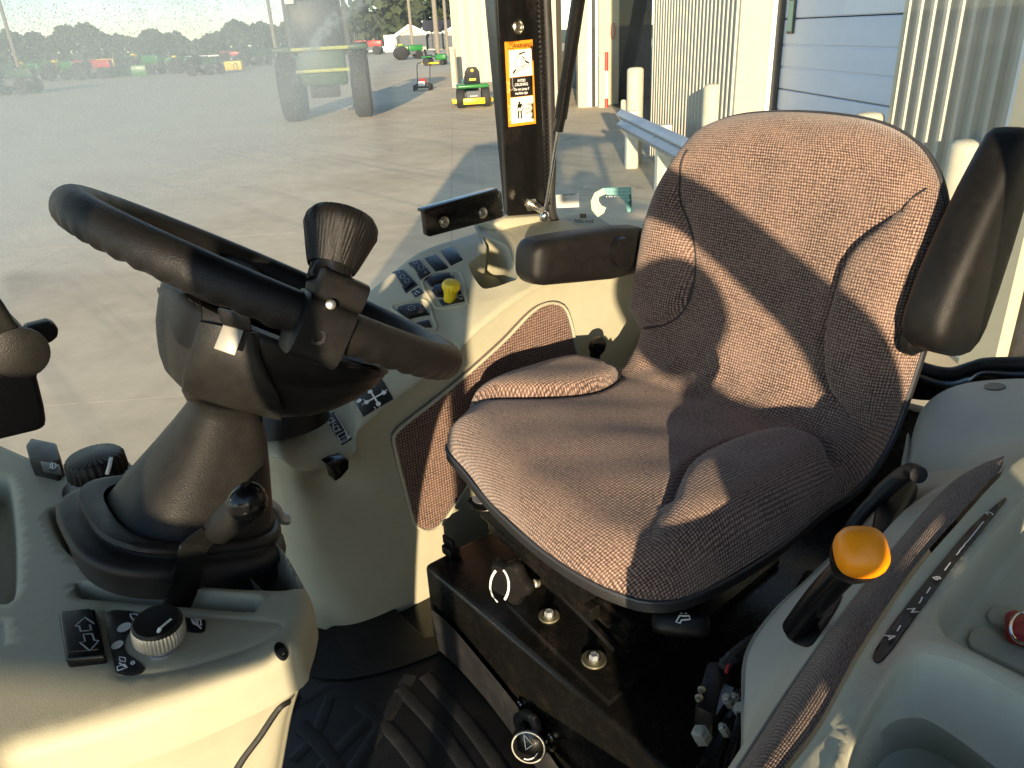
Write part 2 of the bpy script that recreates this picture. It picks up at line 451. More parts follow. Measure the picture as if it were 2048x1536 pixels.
# glass: clear with a little film; the door pane carries condensation droplets and dust haze
M_teal2 = plain('teal_sticker_film', (.16, .42, .38), .5, var=.05)
def glass(name, fog=False):
    m = bpy.data.materials.new(name); m.use_nodes = True; nt = m.node_tree; nt.nodes.clear()
    M = Mat.__new__(Mat); M.m = m; M.nt = nt; M.tc = nt.nodes.new('ShaderNodeTexCoord')
    out = nt.nodes.new('ShaderNodeOutputMaterial'); tr = nt.nodes.new('ShaderNodeBsdfTransparent')
    tr.inputs[0].default_value = (.86, .885, .88, 1)
    gl = nt.nodes.new('ShaderNodeBsdfGlossy'); gl.inputs['Roughness'].default_value = .02
    fr = nt.nodes.new('ShaderNodeFresnel'); fr.inputs[0].default_value = 1.45
    m1 = nt.nodes.new('ShaderNodeMixShader'); nt.links.new(fr.outputs[0], m1.inputs[0]); nt.links.new(tr.outputs[0], m1.inputs[1]); nt.links.new(gl.outputs[0], m1.inputs[2])
    df = nt.nodes.new('ShaderNodeBsdfDiffuse'); tl = nt.nodes.new('ShaderNodeBsdfTranslucent')
    df.inputs[0].default_value = (.25, .31, .34, 1); tl.inputs[0].default_value = (.28, .43, .55, 1)
    ad = nt.nodes.new('ShaderNodeMixShader'); ad.inputs[0].default_value = .45; nt.links.new(df.outputs[0], ad.inputs[1]); nt.links.new(tl.outputs[0], ad.inputs[2])
    m2 = nt.nodes.new('ShaderNodeMixShader'); nt.links.new(m1.outputs[0], m2.inputs[1]); nt.links.new(ad.outputs[0], m2.inputs[2])
    p = M.pos()
    if fog:
        x, y, z = M.sep(p)
        big = M.noise(p, 2.6, 4, .6); mid = M.noise(p, 9, 4, .6)
        # condensation heaviest high and forward on the pane, thinning down and back
        g = (z-(H-.36))*3.0-x*.55+.40+(big-.5)*.5
        g = g.ss(0.0, 1.0)*(x.ss(.95, .72)*.85+.15)
        dr = M.voro(p, 310).ss(.50, .22)                        # droplets, clear spots between
        fine = M.noise(p, 420, 2, .7).ss(.35, .65)
        body = g*(mid*.30+.54)+g*dr*fine*.34+.012
        # wiper arc streak
        a1, a2, a3 = [P(px, py, b=1.53)[[0, 2]] for px, py in ((715, 5), (648, 62), (604, 135))]
        A_ = np.array([2*(a2-a1), 2*(a3-a1)]); c0 = np.linalg.solve(A_, np.array([a2@a2-a1@a1, a3@a3-a1@a1])); R0_ = float(np.linalg.norm(a1-c0))
        dx = x-float(c0[0]); dz = z-float(c0[1]); rr = (dx*dx+dz*dz).f('SQRT')
        arc = ((rr-R0_).f('ABSOLUTE')).ss(.020, .004)*(M.noise(p, 60, 3).ss(.2, .7)*.35)*z.ss(float(a3[1])-.05, float(a3[1])+.05)*x.ss(float(a1[0])+.25, float(a1[0])+.1)*x.ss(float(a3[0])-.1, float(a3[0])-.02)
        fac = (body+arc).clamp()
    else:
        fac = (M.noise(p, 6, 5, .6).ss(.35, .8)*.035+M.voro(p, 160).ss(.05, .02)*.25*M.noise(p, 20, 2).ss(.5, .6)+.008).clamp()
    nt.links.new(fac.k, m2.inputs[0]); nt.links.new(m2.outputs[0], out.inputs[0]); return m
M_glass = glass('window_glass'); M_fog = glass('misted_door_glass', True)

# outside
def concrete():
    m = Mat('sunlit_concrete'); p = m.pos()
    a = m.noise(p, .5, 5, .6); b = m.noise(m.coord('Object', (1, 1, 1)), 3.5, 5, .65); c = m.noise(p, 40, 4, .7); st = m.noise(p, .9, 3, .6, 1.2)
    # tyre scuffs: stretched noise in two directions
    def streak(rot, sc):
        mp = m.nt.nodes.new('ShaderNodeMapping'); m.nt.links.new(p, mp.inputs[0]); mp.inputs[2].default_value = (0, 0, rot); mp.inputs[3].default_value = (sc, sc*.045, 1)
        return m.noise(mp.outputs[0], 3.0, 3, .55)
    s = streak(1.35, 1.0).ss(.52, .72)*.55+streak(-.75, .8).ss(.55, .75)*.5
    col = m.mix((a*.6+b*.4).ss(.32, .68), (.50, .395, .245), (.70, .57, .38))
    col = m.mix((s*.75).clamp(), col, (.25, .235, .19))
    col = m.mix(c.ss(.30, .75)*.35, col, (.46, .43, .36))
    col = m.mix(st.ss(.66, .74)*.5, col, (.30, .20, .12))
    sp = m.voro(p, 9).ss(.06, .02)*m.noise(p, 1.7, 2).ss(.5, .6)
    col = m.mix(sp*.7, col, (.12, .11, .09))
    m.set('Base Color', col); m.set('Roughness', .85); m.bump(c+b, .35, .003); return m.m
M_conc = concrete(); M_dirt = plain('dark_joint', (.10, .09, .075), .95)
M_clad = plain('cream_metal_cladding', (.42, .39, .31), .5, var=.03)
M_cream = plain('cream_trim_paint', (.50, .45, .31), .5, var=.03)
M_whitep = plain('sky_tinted_door', (.56, .62, .70), .5, var=.03)  # pale door with the blue sky reflection mixed into its colour
M_whitew = plain('white_painted_wood', (.78, .77, .72), .6, var=.04)
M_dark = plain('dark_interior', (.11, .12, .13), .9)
M_bolp = plain('bollard_paint', (.48, .45, .34), .7, var=.12, grain=.1, gscale=100)
M_post = plain('pale_wooden_post', (.62, .60, .50), .8, var=.12)
M_roof = plain('dark_shingle_roof', (.045, .038, .045), .9, var=.25)
M_green = plain('tractor_green_paint', (.012, .17, .03), .35, var=.1); M_ylw = plain('tractor_yellow_paint', (.75, .50, .02), .4, var=.1)
M_tyre = plain('tyre_rubber', (.018, .018, .018), .8, var=.2); M_redp = plain('red_paint', (.5, .03, .02), .4, var=.1)
M_teal = plain('teal_film', (.06, .30, .26), .4, var=.1)
M_grass = plain('grass', (.06, .10, .025), .95, var=.4)
M_bark = plain('pole_wood', (.22, .19, .15), .9, var=.25)
def leafmat():
    m = Mat('foliage'); p = m.pos(); m.set('Base Color', m.mix(m.noise(p, 1.3, 3).ss(.3, .7), (.018, .032, .014), (.05, .068, .024)))
    m.set('Roughness', .8); return m.m
M_leaf = leafmat()
# ================================================================ the place outside
WD = _norm(ray(905, 64)*np.array([1, 1, 0])); WN = np.array([-WD[1], WD[0], 0.0])   # along the wall, out of the wall towards the yard
W0 = G(1303, 318); UP = np.array([0, 0, 1.])
def Wp(s, n=0.0, z=0.0): return W0+WD*s+WN*n+UP*z
def Ws(x, y, n=0.0): return float((PP(x, y, W0+WN*n, WN)-W0)@WD)
# ground
R0 = 1500
gv = [(-R0, -R0, -.006), (R0, -R0, -.006), (R0, R0, -.006), (-R0, R0, -.006)]
g_ = struct(obj('ground', (gv, [(0, 1, 2, 3)]), M_dirt, smooth=0))
J0 = G(904, 300); SL = 4.55
js = float((G(215, 803)-W0)@WD); jn = float((J0-W0)@WN)
def slab_geo(L, Wd):
    return box((0, 0, -.06), (L/2-.0018, Wd/2-.0018, .06), (WD, WN, UP), 0)
first = None
for i in range(-3, 17):
    for j in range(-2, 9):
        s = js+SL*(i+.5); n = jn+SL*(j+.5)-SL
        c = Wp(s, n)
        if n+SL/2 < -1: continue
        if first is None:
            first = obj('concrete_slab', slab_geo(SL, SL), M_conc, g_, smooth=0); base = np.array(first.location)-0
            first.location = (c[0], c[1], -.06-WL[g_][2]); WL[first] = c
        else:
            q = first.copy(); COL.objects.link(q); q.location = (c[0], c[1], -.06-WL[g_][2])
# lot beyond the slabs
def quad(pts, z): return [tuple((p[0], p[1], z)) for p in pts]
struct(obj('far_yard_concrete', (quad([Wp(js+SL*17+.02, -60), Wp(js+SL*17+.02, 200), Wp(115, 200), Wp(115, -60)], -.002), [(0, 1, 2, 3)]), M_conc, smooth=0))
struct(obj('side_yard_concrete', (quad([Wp(-60, jn+SL*8+.02), Wp(-60, 400), Wp(js+SL*17, 400), Wp(js+SL*17, jn+SL*8+.02)], -.002), [(0, 3, 2, 1)]), M_conc, smooth=0))
struct(obj('grass_verge', (quad([Wp(115.1, -300), Wp(115.1, 400), Wp(500, 400), Wp(500, -300)], -.002), [(0, 1, 2, 3)]), M_grass, smooth=0))

# building
bld = thing('metal_clad_building', 'long cream building with ribbed metal walls and open bays beside the yard', 'building', Wp(-3, -1))
ZT = 5.2
def ribbed(name, s0, s1, z0, z1, n0=0.0, d=None, o=None, flip=1, per=.305):
    """trapezoid ribbed sheet between s0 and s1"""
    d = WD if d is None else d; o = W0 if o is None else o; nn = np.array([-d[1], d[0], 0.0])*flip
    prof = []; x = 0.0; L = abs(s1-s0)
    unit = [(0, 0), (.006, .003), (.016, .042), (.050, .042), (.060, .003), (.066, 0), (.095, 0), (.100, .008), (.112, .008), (.117, 0), (.152, 0), (.158, .003), (.168, .042), (.202, .042), (.212, .003), (.218, 0), (.247, 0), (.252, .008), (.264, .008), (.269, 0)]
    k = 0
    while k*per < L:
        for a, h in unit:
            if k*per+a < L: prof.append((k*per+a, h))
        k += 1
    prof.append((L, 0)); lo = min(s0, s1)
    V = []; F = []
    for a, h in prof:
        p = o+d*(lo+a)+nn*(n0+h); V += [p+UP*z0, p+UP*z1]
    for i in range(len(prof)-1): F.append((2*i, 2*i+2, 2*i+3, 2*i+1))
    # back skin
    b = len(V); p0 = o+d*lo+nn*(n0-.15); p1 = o+d*(lo+L)+nn*(n0-.15)
    V += [p0+UP*z0, p0+UP*z1, p1+UP*z0, p1+UP*z1]; F += [(b, b+1, b+3, b+2)]
    return obj(name, (V, F), M_clad, bld, smooth=0)
def slabm(name, s0, s1, n0, n1, z0, z1, mat, bev=.004, lab=None, par=None):
    c = Wp((s0+s1)/2, (n0+n1)/2, (z0+z1)/2)
    return obj(name, box(c, (abs(s1-s0)/2, abs(n1-n0)/2, (z1-z0)/2), (WD, WN, UP), bev, 1), mat, par or bld, smooth=0, label=lab)
sA, sB = Ws(1310, 50), Ws(1480, 50)               # panel left of the garage door
sC = Ws(1822, 10)                                  # near side of the garage door opening
sD = Ws(1975, 640)                                       # next bay trim
sE = Ws(1145, 100)
ribbed('ribbed_wall', sB, sA, .02, ZT); ribbed('ribbed_wall', sD+.14, sC-.02, .02, ZT)
# wide blue-white sectional door, recessed
REC = .36
slabm('door_jamb', sB-.06, sB-.002, -REC, .02, 0, ZT, M_cream); slabm('door_jamb', sC, sC+.05, -REC, .02, 0, ZT, M_cream)
slabm('door_stop', sB-.12, sB-.062, -REC-.05, -REC+.05, 0, ZT, M_whitew); slabm('door_seal', sB-.20, sB-.122, -REC-.05, -REC+.0, 0, ZT, M_rubber)
dl = sC+.052; dr_ = sB-.202
gz = [0.0, .66, 1.27]
for z0, z1 in ((.02, .655), (.665, 1.32), (1.33, 2.02), (2.03, 2.70), (2.71, 3.4), (3.41, 4.1)):
    V = []; F = []; z = z0; hs = []
    n_ = -REC-.06
    seq = [(z0, -.012), (z0+.012, 0)]
    for q in (.22, .44): zz = z0+q; seq += [(zz-.016, 0), (zz-.006, -.010), (zz+.006, -.010), (zz+.016, 0)]
    seq += [(z1-.012, 0), (z1, -.012)]
    for zz, dd in seq: V += [Wp(dl, n_+dd, zz), Wp(dr_, n_+dd, zz)]
    for i in range(len(seq)-1): F.append((2*i, 2*i+1, 2*i+3, 2*i+2))
    b = len(V); V += [Wp(dl, n_-.05, z0), Wp(dr_, n_-.05, z0), Wp(dr_, n_-.05, z1), Wp(dl, n_-.05, z1)]; F += [(b, b+3, b+2, b+1)]
    obj('door_panel', (V, F), M_whitep, bld, smooth=0)
wp = PP(1585, 32, Wp(0, -REC-.06), WN)
wf = obj('door_window', box(wp+WN*.008, (.085, .012, .17), (WD, WN, UP), .01, 2), M_blks, bld, smooth=0)
obj('pane', box(wp+WN*.02, (.062, .004, .145), (WD, WN, UP)), M_teal, wf, smooth=0)
slabm('door_header', sC, sB, -REC-.1, .02, 4.12, ZT, M_cream)
# open bay with deep cream return walls and dark inside
sF = sE+.3
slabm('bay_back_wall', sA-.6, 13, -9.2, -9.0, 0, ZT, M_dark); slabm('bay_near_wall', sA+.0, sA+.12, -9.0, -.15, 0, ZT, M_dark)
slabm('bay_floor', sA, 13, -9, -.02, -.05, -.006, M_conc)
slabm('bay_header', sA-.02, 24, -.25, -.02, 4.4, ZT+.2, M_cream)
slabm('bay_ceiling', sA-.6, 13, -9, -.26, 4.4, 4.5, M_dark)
sR = 9.7
def wallx(x): return Ws(x, 200)
# return facing the yard's near end: pilaster, post strip, pale panel
def facing(name, x0, x1, mat, nb=0.0, depth=.3, z1=ZT, s=sR, label=None):
    """box whose near face (normal -WD) spans photo columns x0..x1 on the plane s"""
    o = Wp(s); p0 = PP(x0, 200, o, WD); p1 = PP(x1, 200, o, WD); n0 = float((p0-W0)@WN); n1 = float((p1-W0)@WN)
    return slabm(name, s, s+depth, n1, n0, 0, z1, mat, .004, label)
facing('bay_return', 1198, 1237, M_cream, s=sR+.35, depth=.2); facing('white_door_stop', 1175, 1184, M_whitew, s=sR)
facing('door_seal', 1184.6, 1190, M_rubber, s=sR+.1); facing('track_rail', 1190.6, 1197, M_galv, s=sR+.05)
facing('pilaster', 1157, 1174.4, M_cream, s=sR-.06)
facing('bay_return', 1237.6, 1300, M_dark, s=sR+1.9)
ribbed('ribbed_wall', sR+.02, 21, .02, ZT, n0=.35)
facing('pale_door', 1104, 1108.5, M_whitew, s=14, depth=.1); facing('door_seal', 1108.8, 1116, M_rubber, s=14.05, depth=.1)
slabm('skirting', sR+.5, 15, .44, .48, 0, .22, M_whitew)
# projecting wing whose near face looks back up the yard
sW = 24.0
w1 = float((PP(1100, 100, Wp(sW), WD)-W0)@WN); w0 = float((PP(908, 100, Wp(sW), WD)-W0)@WN)
ow = Wp(sW, w1); ribbed('ribbed_wall', 0, w0-w1, .02, 6.5, 0, d=WN, o=ow, flip=1, per=.5)
slabm('wing_side_wall', sW+.16, sW+14, w0-.15, w0-.03, 0, 6.5, M_clad)
slabm('corner_trim', sW-.04, sW+.10, w0-.05, w0+.04, 0, 6.5, M_cream)
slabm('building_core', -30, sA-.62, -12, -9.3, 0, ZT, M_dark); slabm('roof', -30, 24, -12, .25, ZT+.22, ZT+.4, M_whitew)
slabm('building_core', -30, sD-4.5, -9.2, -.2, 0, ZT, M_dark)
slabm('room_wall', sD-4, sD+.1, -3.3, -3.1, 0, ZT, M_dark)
# near opening: flat cream trim seen through the rear window
slabm('door_trim', sD-.30, sD+.02, -.12, .12, 0, ZT, M_cream); slabm('door_trim', sD+.03, sD+.12, -.1, .07, 0, ZT, M_whitew)
slabm('ribbed_corner', sD-.34, sD-.302, -.5, .05, 0, ZT, M_rubber)
slabm('service_door', sD-3.3, sD-.345, -.42, -.36, 0, ZT, M_cream)
slabm('foundation_strip', sD, sC-.03, .0, .06, 0, .12, M_conc)
bx = PP(1885, 430, Wp(0, .06), WN); cb = obj('cable_box', box(bx, (.07, .05, .10), (WD, WN, UP), .01), M_cream, bld, smooth=0)
tg = obj('no_entry_mark', tube(np.array([PP(1226, 62, Wp(sR+.3), WD)-WN*.07*math.cos(t)*.8-WD*.02+UP*.2*math.sin(t) for t in np.linspace(0, 2*PI, 17)[:-1]]), .012, 6, True), M_redp, bld, smooth=0)

# bollards
def bollard_geo(h=1.1, r=.085):
    return lathe((0, 0, 0), UP, [(r, 0), (r, h-.06), (r*.96, h-.03), (r*.75, h-.008), (r*.3, h), (.002, h+.002)], 20)
def bollard(x, ytop, s, label, r=.085):
    """bollard on the plane s, top at photo y=ytop"""
    p = PP(x, ytop, Wp(s), WD)
    p = np.array(p); o = obj('bollard', bollard_geo(p[2], r), M_bolp, smooth=50); o.location = (p[0], p[1], p[2]/2)
    tag(o, label, 'bollard', 'cream pipe bollards along the building'); return o
bollard(1271, 134, -.35, 'cream pipe bollard in front of the dark open bay', .13)
bollard(1428, 167, -3.3, 'cream pipe bollard in front of the ribbed wall left of the garage door', .12)
bollard(1740, 224, -7.12, 'cream bollard top showing just above the seat back before the blue garage door', .11)
bollard(1945, 278, -8.35, 'cream bollard between the seat back and the raised armrest', .12)
bollard(904, 97, 21.8, 'far cream bollard just left of the green riding mower', .12)
bollard(1204, 106, sR-.3, 'pale pipe bollard beside the red and white hose post', .10)
bollard(1247, 199, 4.2, 'short grey stub post behind the end of the guardrail', .06)

# guardrail in front of the wall
ga = PP(1243, 236, Wp(0, .62), WN); sg0 = Ws(1243, 236, .62); zg = ga[2]
rail = thing('guardrail', 'galvanised w-beam guardrail on pale wooden posts before the ribbed wall', 'guardrail', Wp(sg0-2, .62))
wprof = [(-.155, .0), (-.13, .035), (-.10, .075), (-.065, .078), (-.03, .03), (0, .012), (.03, .03), (.065, .078), (.10, .075), (.13, .035), (.155, .0)]
V = []; F = []
for ss_ in np.linspace(sg0+.0, sg0-5.2, 14):
    for z, dd in wprof: V.append(Wp(ss_, .62+dd, zg+z-.02))
    for z, dd in wprof: V.append(Wp(ss_, .62+dd-.006, zg+z-.02))
m_ = len(wprof)
for i in range(13):
    for k in range(m_-1):
        a = i*2*m_+k; b = (i+1)*2*m_+k; F += [(a, a+1, b+1, b), (a+m_, b+m_, b+1+m_, a+1+m_)]
for k in range(m_-1): F.append((k, k+m_, k+1+m_, k+1))
obj('rail_beam', (V, F), M_galv, rail, smooth=50)
for q in (0.25, 2.2, 4.15):
    obj('post', box(Wp(sg0-q, .51, (zg+.12)/2), (.075, .09, (zg+.12)/2), (WD, WN, UP), .008), M_post, rail, smooth=0)
    for dz in (-.0,): obj('bolt', lathe(Wp(sg0-q, .63, zg-.02), WN, [(.02, 0), (.02, .015), (.01, .022)], 8), M_zinc, rail)

# red and white hose post by the bay
hp = PP(1213, 208, Wp(sR-.35), WD); hp[2] = 0; hz = PP(1213, 104, Wp(sR-.35), WD)[2]
ho = thing('marker_post', 'red and white banded marker post at the far side of the open bay', 'post', hp)
for k in range(6):
    obj('band', lathe(hp+UP*(hz*k/6), UP, [(.05, 0), (.05, hz/6-.004), (.045, hz/6-.001)], 14), M_redp if k in (0, 4, 5) and k != 5 or k == 5 else M_whitew, ho)

# ---- machines in the yard
def wheel_parts(root, c, ax, r, w, rimmat, name='wheel', lugs=0):
    t = obj('tyre', lathe(c, ax, [(r*.55, -w/2), (r*.9, -w/2), (r, -w*.32), (r, w*.32), (r*.9, w/2), (r*.55, w/2)], 24, rib=(lambda a, j: (.03 if j in (2, 3) and int(a/(2*PI)*24) % 2 else 0))), M_tyre, root)
    obj('rim', lathe(c, ax, [(.02, -w*.42), (r*.3, -w*.45), (r*.54, -w*.5), (r*.56, 0), (r*.54, w*.5), (r*.3, w*.45), (.02, w*.42)], 20), rimmat, t)
def riding_mower(loc, fwd, label, group=None, hood=M_green):
    f = _norm(fwd); l = np.array([-f[1], f[0], 0]); L = np.array(loc, float)
    A = (f, l, UP)
    Q = lambda x, y, z: L+f*x+l*y+UP*z
    r = thing('riding_mower', label, 'riding mower', loc, group)
    for y in (-.38, .38): wheel_parts(r, Q(-.45, y, .28), l, .29, .24, M_ylw)
    for y in (-.36, .36): wheel_parts(r, Q(.75, y, .19), l, .19, .15, M_ylw)
    obj('deck', box(Q(.15, 0, .17), (.42, .64, .07), A, .05, 3), M_ylw, r)
    obj('rear_bumper', box(Q(-.82, 0, .20), (.035, .33, .09), A, .02), M_ylw, r)
    obj('engine', box(Q(-.62, 0, .36), (.15, .22, .12), A, .03), M_dark, r)
    obj('exhaust', tube([Q(-.79, -.12, .34), Q(-.8, .12, .34)], .04, 10), M_galv, r)
    obj('fender', box(Q(-.42, 0, .615), (.40, .48, .055), A, .045, 3), hood, r)
    V = [Q(-.62, -.24, .68), Q(-.62, .24, .68), Q(-.68, .22, 1.0), Q(-.70, .13, 1.14), Q(-.70, -.13, 1.14), Q(-.68, -.22, 1.0)]
    obj('seat_back', prism(V, f, .11, .04, 3), M_rubber, r)
    obj('seat_cushion', box(Q(-.35, 0, .70), (.22, .24, .05), A, .035, 3), M_rubber, r)
    obj('seat_badge', lathe(Q(-.715, 0, 1.05), -f, [(.045, 0), (.045, .01)], 14), M_ylw, r)
    obj('seat_label', box(Q(-.70, 0, .80), (.012, .10, .03), A), M_ylw, r)
    obj('hood', box(Q(.62, 0, .56), (.42, .25, .20), A, .09, 3), hood, r)
    obj('dash_column', prism([Q(.16, -.2, .4), Q(.3, -.2, .4), Q(.28, -.18, .86), Q(.18, -.18, .86)], l, .38, .02), M_blks, r)
    obj('steering_wheel', tube([Q(.12+.12*math.cos(t)*.9, .17*math.sin(t), .93+.05*math.cos(t)) for t in np.linspace(0, 2*PI, 25)[:-1]], .014, 6, True), M_blks, r)
    return r
mf = PP(945, 215, Wp(0), UP); mf = G(946, 214)
riding_mower(mf+WD*.4, WD*1.0+WN*.05, 'green riding mower seen from behind with black high backed seat beside the cab pillar')
riding_mower(G(868, 131)+WD*.5, -WD*.3+WN*-1.0, 'far green and yellow mower parked left of the far bollard', hood=M_green)
# push mower
pm = G(846, 181); wl = _norm(WN+.15*WD); fw = -_norm(WD-.15*WN); k_ = thing('push_mower', 'red push mower with upright handle standing alone in the yard', 'push mower', pm)
Q = lambda x, y, z: pm+fw*x+wl*y+UP*z; A_ = (fw, wl, UP)
obj('deck', box(Q(-.1, 0, .19), (.28, .30, .09), A_, .05, 3), M_rubber, k_); obj('engine_cover', lathe(Q(-.1, 0, .27), UP, [(.17, 0), (.17, .09), (.12, .17), (.03, .2)], 18), M_redp, k_)
obj('front_panel', box(Q(.19, 0, .27), (.02, .14, .09), A_, .02), M_whitew, k_)
for x in (-.33, .17):
    for y in (-.32, .32): wheel_parts(k_, Q(x, y, .12), wl, .12, .07, M_galv)
obj('handle', tube(spline([Q(-.3, -.26, .2), Q(-.45, -.27, .6), Q(-.62, -.26, .98), Q(-.66, -.12, 1.04), Q(-.66, .12, 1.04), Q(-.62, .26, .98), Q(-.45, .27, .6), Q(-.3, .26, .2)], 6), .018, 8), M_rubber, k_)

M_strip = plain('faded_yellow_strip', (.30, .33, .06), .5); M_dgreen = plain('dark_green_paint', (.012, .05, .02), .5)
def tractor(loc, fwd, label, sc=1.0, body=M_green, rim=M_ylw, cabm=None, group=None, bar=None):
    f = _norm(fwd); l = np.array([-f[1], f[0], 0]); L = np.array(loc, float); A = (f, l, UP)
    Q = lambda x, y, z: L+(f*x+l*y+UP*z)*sc
    r = thing('tractor', label, 'tractor', loc, group)
    for y in (-.8, .8): wheel_parts(r, Q(-.7, y, .72), l, .72*sc, .42*sc, rim)
    for y in (-.7, .7): wheel_parts(r, Q(1.3, y, .46), l, .46*sc, .28*sc, rim)
    obj('hood', box(Q(1.05, 0, 1.2), (.85*sc, .32*sc, .32*sc), A, .12*sc, 3), body, r)
    obj('frame', box(Q(.5, 0, .7), (1.2*sc, .22*sc, .2*sc), A, .04*sc), M_dark, r)
    for y in (-.8, .8): obj('fender', box(Q(-.65, y, 1.5), (.5*sc, .25*sc, .06*sc), A, .04*sc), body, r)
    if cabm:
        for x in (-1.0, .35):
            for y in (-.62, .62): obj('cab_post', box(Q(x, y, 1.95), (.05*sc, .05*sc, .6*sc), A), M_blks, r)
        obj('rear_body', box(Q(-.85, 0, 1.15), (.18*sc, .52*sc, .42*sc), A, .06*sc, 2), body, r)
        obj('cab_window', box(Q(-1.02, 0, 2.0), (.02*sc, .56*sc, .46*sc), A, .02*sc), M_blks, r); obj('work_light', box(Q(-1.12, .5, 2.45), (.05*sc, .1*sc, .06*sc), A, .02*sc), M_whitew, r)
        obj('hitch', box(Q(-1.15, 0, .62), (.18*sc, .32*sc, .12*sc), A, .03*sc), M_tyre, r)
        obj('cab_roof', box(Q(-.33, 0, 2.6), (.85*sc, .72*sc, .09*sc), A, .07*sc, 3), cabm, r)
    else:
        obj('seat', box(Q(-.7, 0, 1.45), (.22*sc, .25*sc, .25*sc), A, .08*sc, 3), M_ylw if body is M_green else M_rubber, r)
        for y in (-.45, .45): obj('roll_bar', box(Q(-1.15, y, 1.7), (.04*sc, .04*sc, .6*sc), A), M_dark, r)
        obj('roll_bar_top', box(Q(-1.15, 0, 2.32), (.04*sc, .49*sc, .04*sc), A), M_dark, r)
    if bar:
        for z in bar: obj('marker_strip', box(Q(-1.16, 0, z), (.03*sc, .62*sc, .035*sc), A, .01), M_strip, r)
    return r
tractor(G(815, 119), -WN+WD*.3, 'distant green tractor with yellow wheels and seat beside the white house', .85)
big = G(650, 240)+WD*1.2
tractor(big, WD*1.0+WN*.12, 'large dark tractor with cab and yellow strips behind the misted glass', 1.25, body=M_dgreen, rim=M_dark, cabm=M_dgreen, bar=(1.05, 1.5))
for x, y, lab, b_, sc in ((190, 158, 'small red machine far left in the misted row', M_redp, 1.0), (290, 150, 'green tractor left of the long misted machine row', M_green, 1.1), (370, 146, 'second distant green tractor in the misted row', M_green, .9),
                          (60, 162, 'green implement tractor at the far left edge of the yard', M_green, 1.0), (460, 124, 'small distant red tractor in the middle of the misted row', M_redp, .9), (735, 110, 'distant red tractor left of the white house', M_redp, 1.2), (130, 160, 'green tractor beside the low green attachment in the misted row', M_green, 1.0), (330, 138, 'green tractor behind the long misted machine row', M_green, .8), (510, 132, 'green tractor left of the large dark tractor', M_dgreen, 1.0), (20, 190, 'dark tractor cut by the left edge of the misted glass', M_dgreen, 1.0), (410, 150, 'dark green tractor right of the middle of the misted row', M_dgreen, .9)):
    tractor(G(x, y), WN*-1+WD*random.uniform(-.6, .6), lab, sc, body=b_, group='machines parked across the yard')
def hay(x, y, lab, m, w, h, d_=1.0):
    p = G(x, y); o = obj('machine_attachment', bevel_solid(box(p+UP*h/2, (d_/2, w/2, h/2), (WD, WN, UP)), .08, 2), m); tag(o, lab, 'attachment', 'attachments lined up across the yard')
hay(150, 140, 'pale green attachment left of the yellow one', M_green, 3.0, 1.0); hay(600, 118, 'long green attachment behind the large dark tractor', M_green, 6.0, 1.0); hay(470, 140, 'yellow attachment in the near misted row', M_ylw, 1.6, .8); hay(205, 134, 'bright yellow attachment in the far misted row', M_ylw, 4.2, 1.2); hay(262, 152, 'low green attachment in front of the misted row', M_green, 3.5, .9)
hay(420, 122, 'long white attachment in the far misted row', M_whitew, 7.5, .9); hay(515, 120, 'short white attachment in the far misted row', M_whitew, 2.5, .8)
hay(240, 122, 'red attachment behind the yellow one', M_redp, 5.0, 1.6); hay(745, 104, 'pale wrapped attachment left of the white house', M_whitew, 5, .8)
# person in blue far off by the big tractor is left as a small standing figure
# houses
def hpt(x, y, s_): return PP(x, y, Wp(s_), WD)
sh = 118.0
hs = thing('white_house', 'white house with dark roof and two white gables beyond the yard', 'house', hpt(840, 100, sh))
def hn(x): return float((hpt(x, 80, sh)-W0)@WN)
def hz_(y, x=850): return float(hpt(x, y, sh)[2])
def hbox(name, x0, x1, y0, y1, mat, ds=0.0, dp=.3, par=None): return slabm(name, sh+ds, sh+ds+dp, hn(x1), hn(x0), max(0, hz_(y1)) if y1 < 105 else 0, hz_(y0), mat, .0, None, par or hs)
hbox('wall', 768, 975, 66, 106, M_whitew, 0, 9)
V = [Wp(sh-.6, hn(846), hz_(63)), Wp(sh-.6, hn(985), hz_(63)), Wp(sh+4.5, hn(985), hz_(40)), Wp(sh+4.5, hn(846), hz_(40)), Wp(sh+9.5, hn(985), hz_(63)), Wp(sh+9.5, hn(846), hz_(63))]
obj('roof', (V, [(0, 1, 2, 3), (3, 2, 4, 5), (0, 3, 5), (1, 4, 2)]), M_roof, hs, smooth=0)
for gx0, gxm, gx1, yt in ((797, 823, 852, 50), (892, 915, 940, 55)):
    pl = [Wp(sh-2, hn(gx0), 0), Wp(sh-2, hn(gx1), 0), Wp(sh-2, hn(gx1), hz_(66)), Wp(sh-2, hn(gxm), hz_(yt+2)), Wp(sh-2, hn(gx0), hz_(66))]
    gb = obj('gable', prism(pl, WD, 2.2), M_cream, hs, smooth=0)
    for xa, xb in ((gx0-3, gxm), (gxm, gx1+3)):
        pa = Wp(sh-2.3, hn(xa), hz_(68 if xa < gxm else yt)); pb_ = Wp(sh-2.3, hn(xb), hz_(68 if xb > gxm else yt))
        obj('bargeboard', tube([pa, pb_], .28, 6), M_whitew, hs)
    for gx in (gx0+10, gx1-14): obj('window', box(hpt(gx, 82, sh-2.1), (.1, 1.1, .8), (WD, WN, UP)), M_dark, hs, smooth=0)
for gx in (858, 872, 884): obj('window', box(hpt(gx, 82, sh-.1), (.12, .6, 1.1), (WD, WN, UP)), M_dark, hs, smooth=0)
hbox('porch_rail', 770, 797, 92, 94, M_whitew, -4, .2)
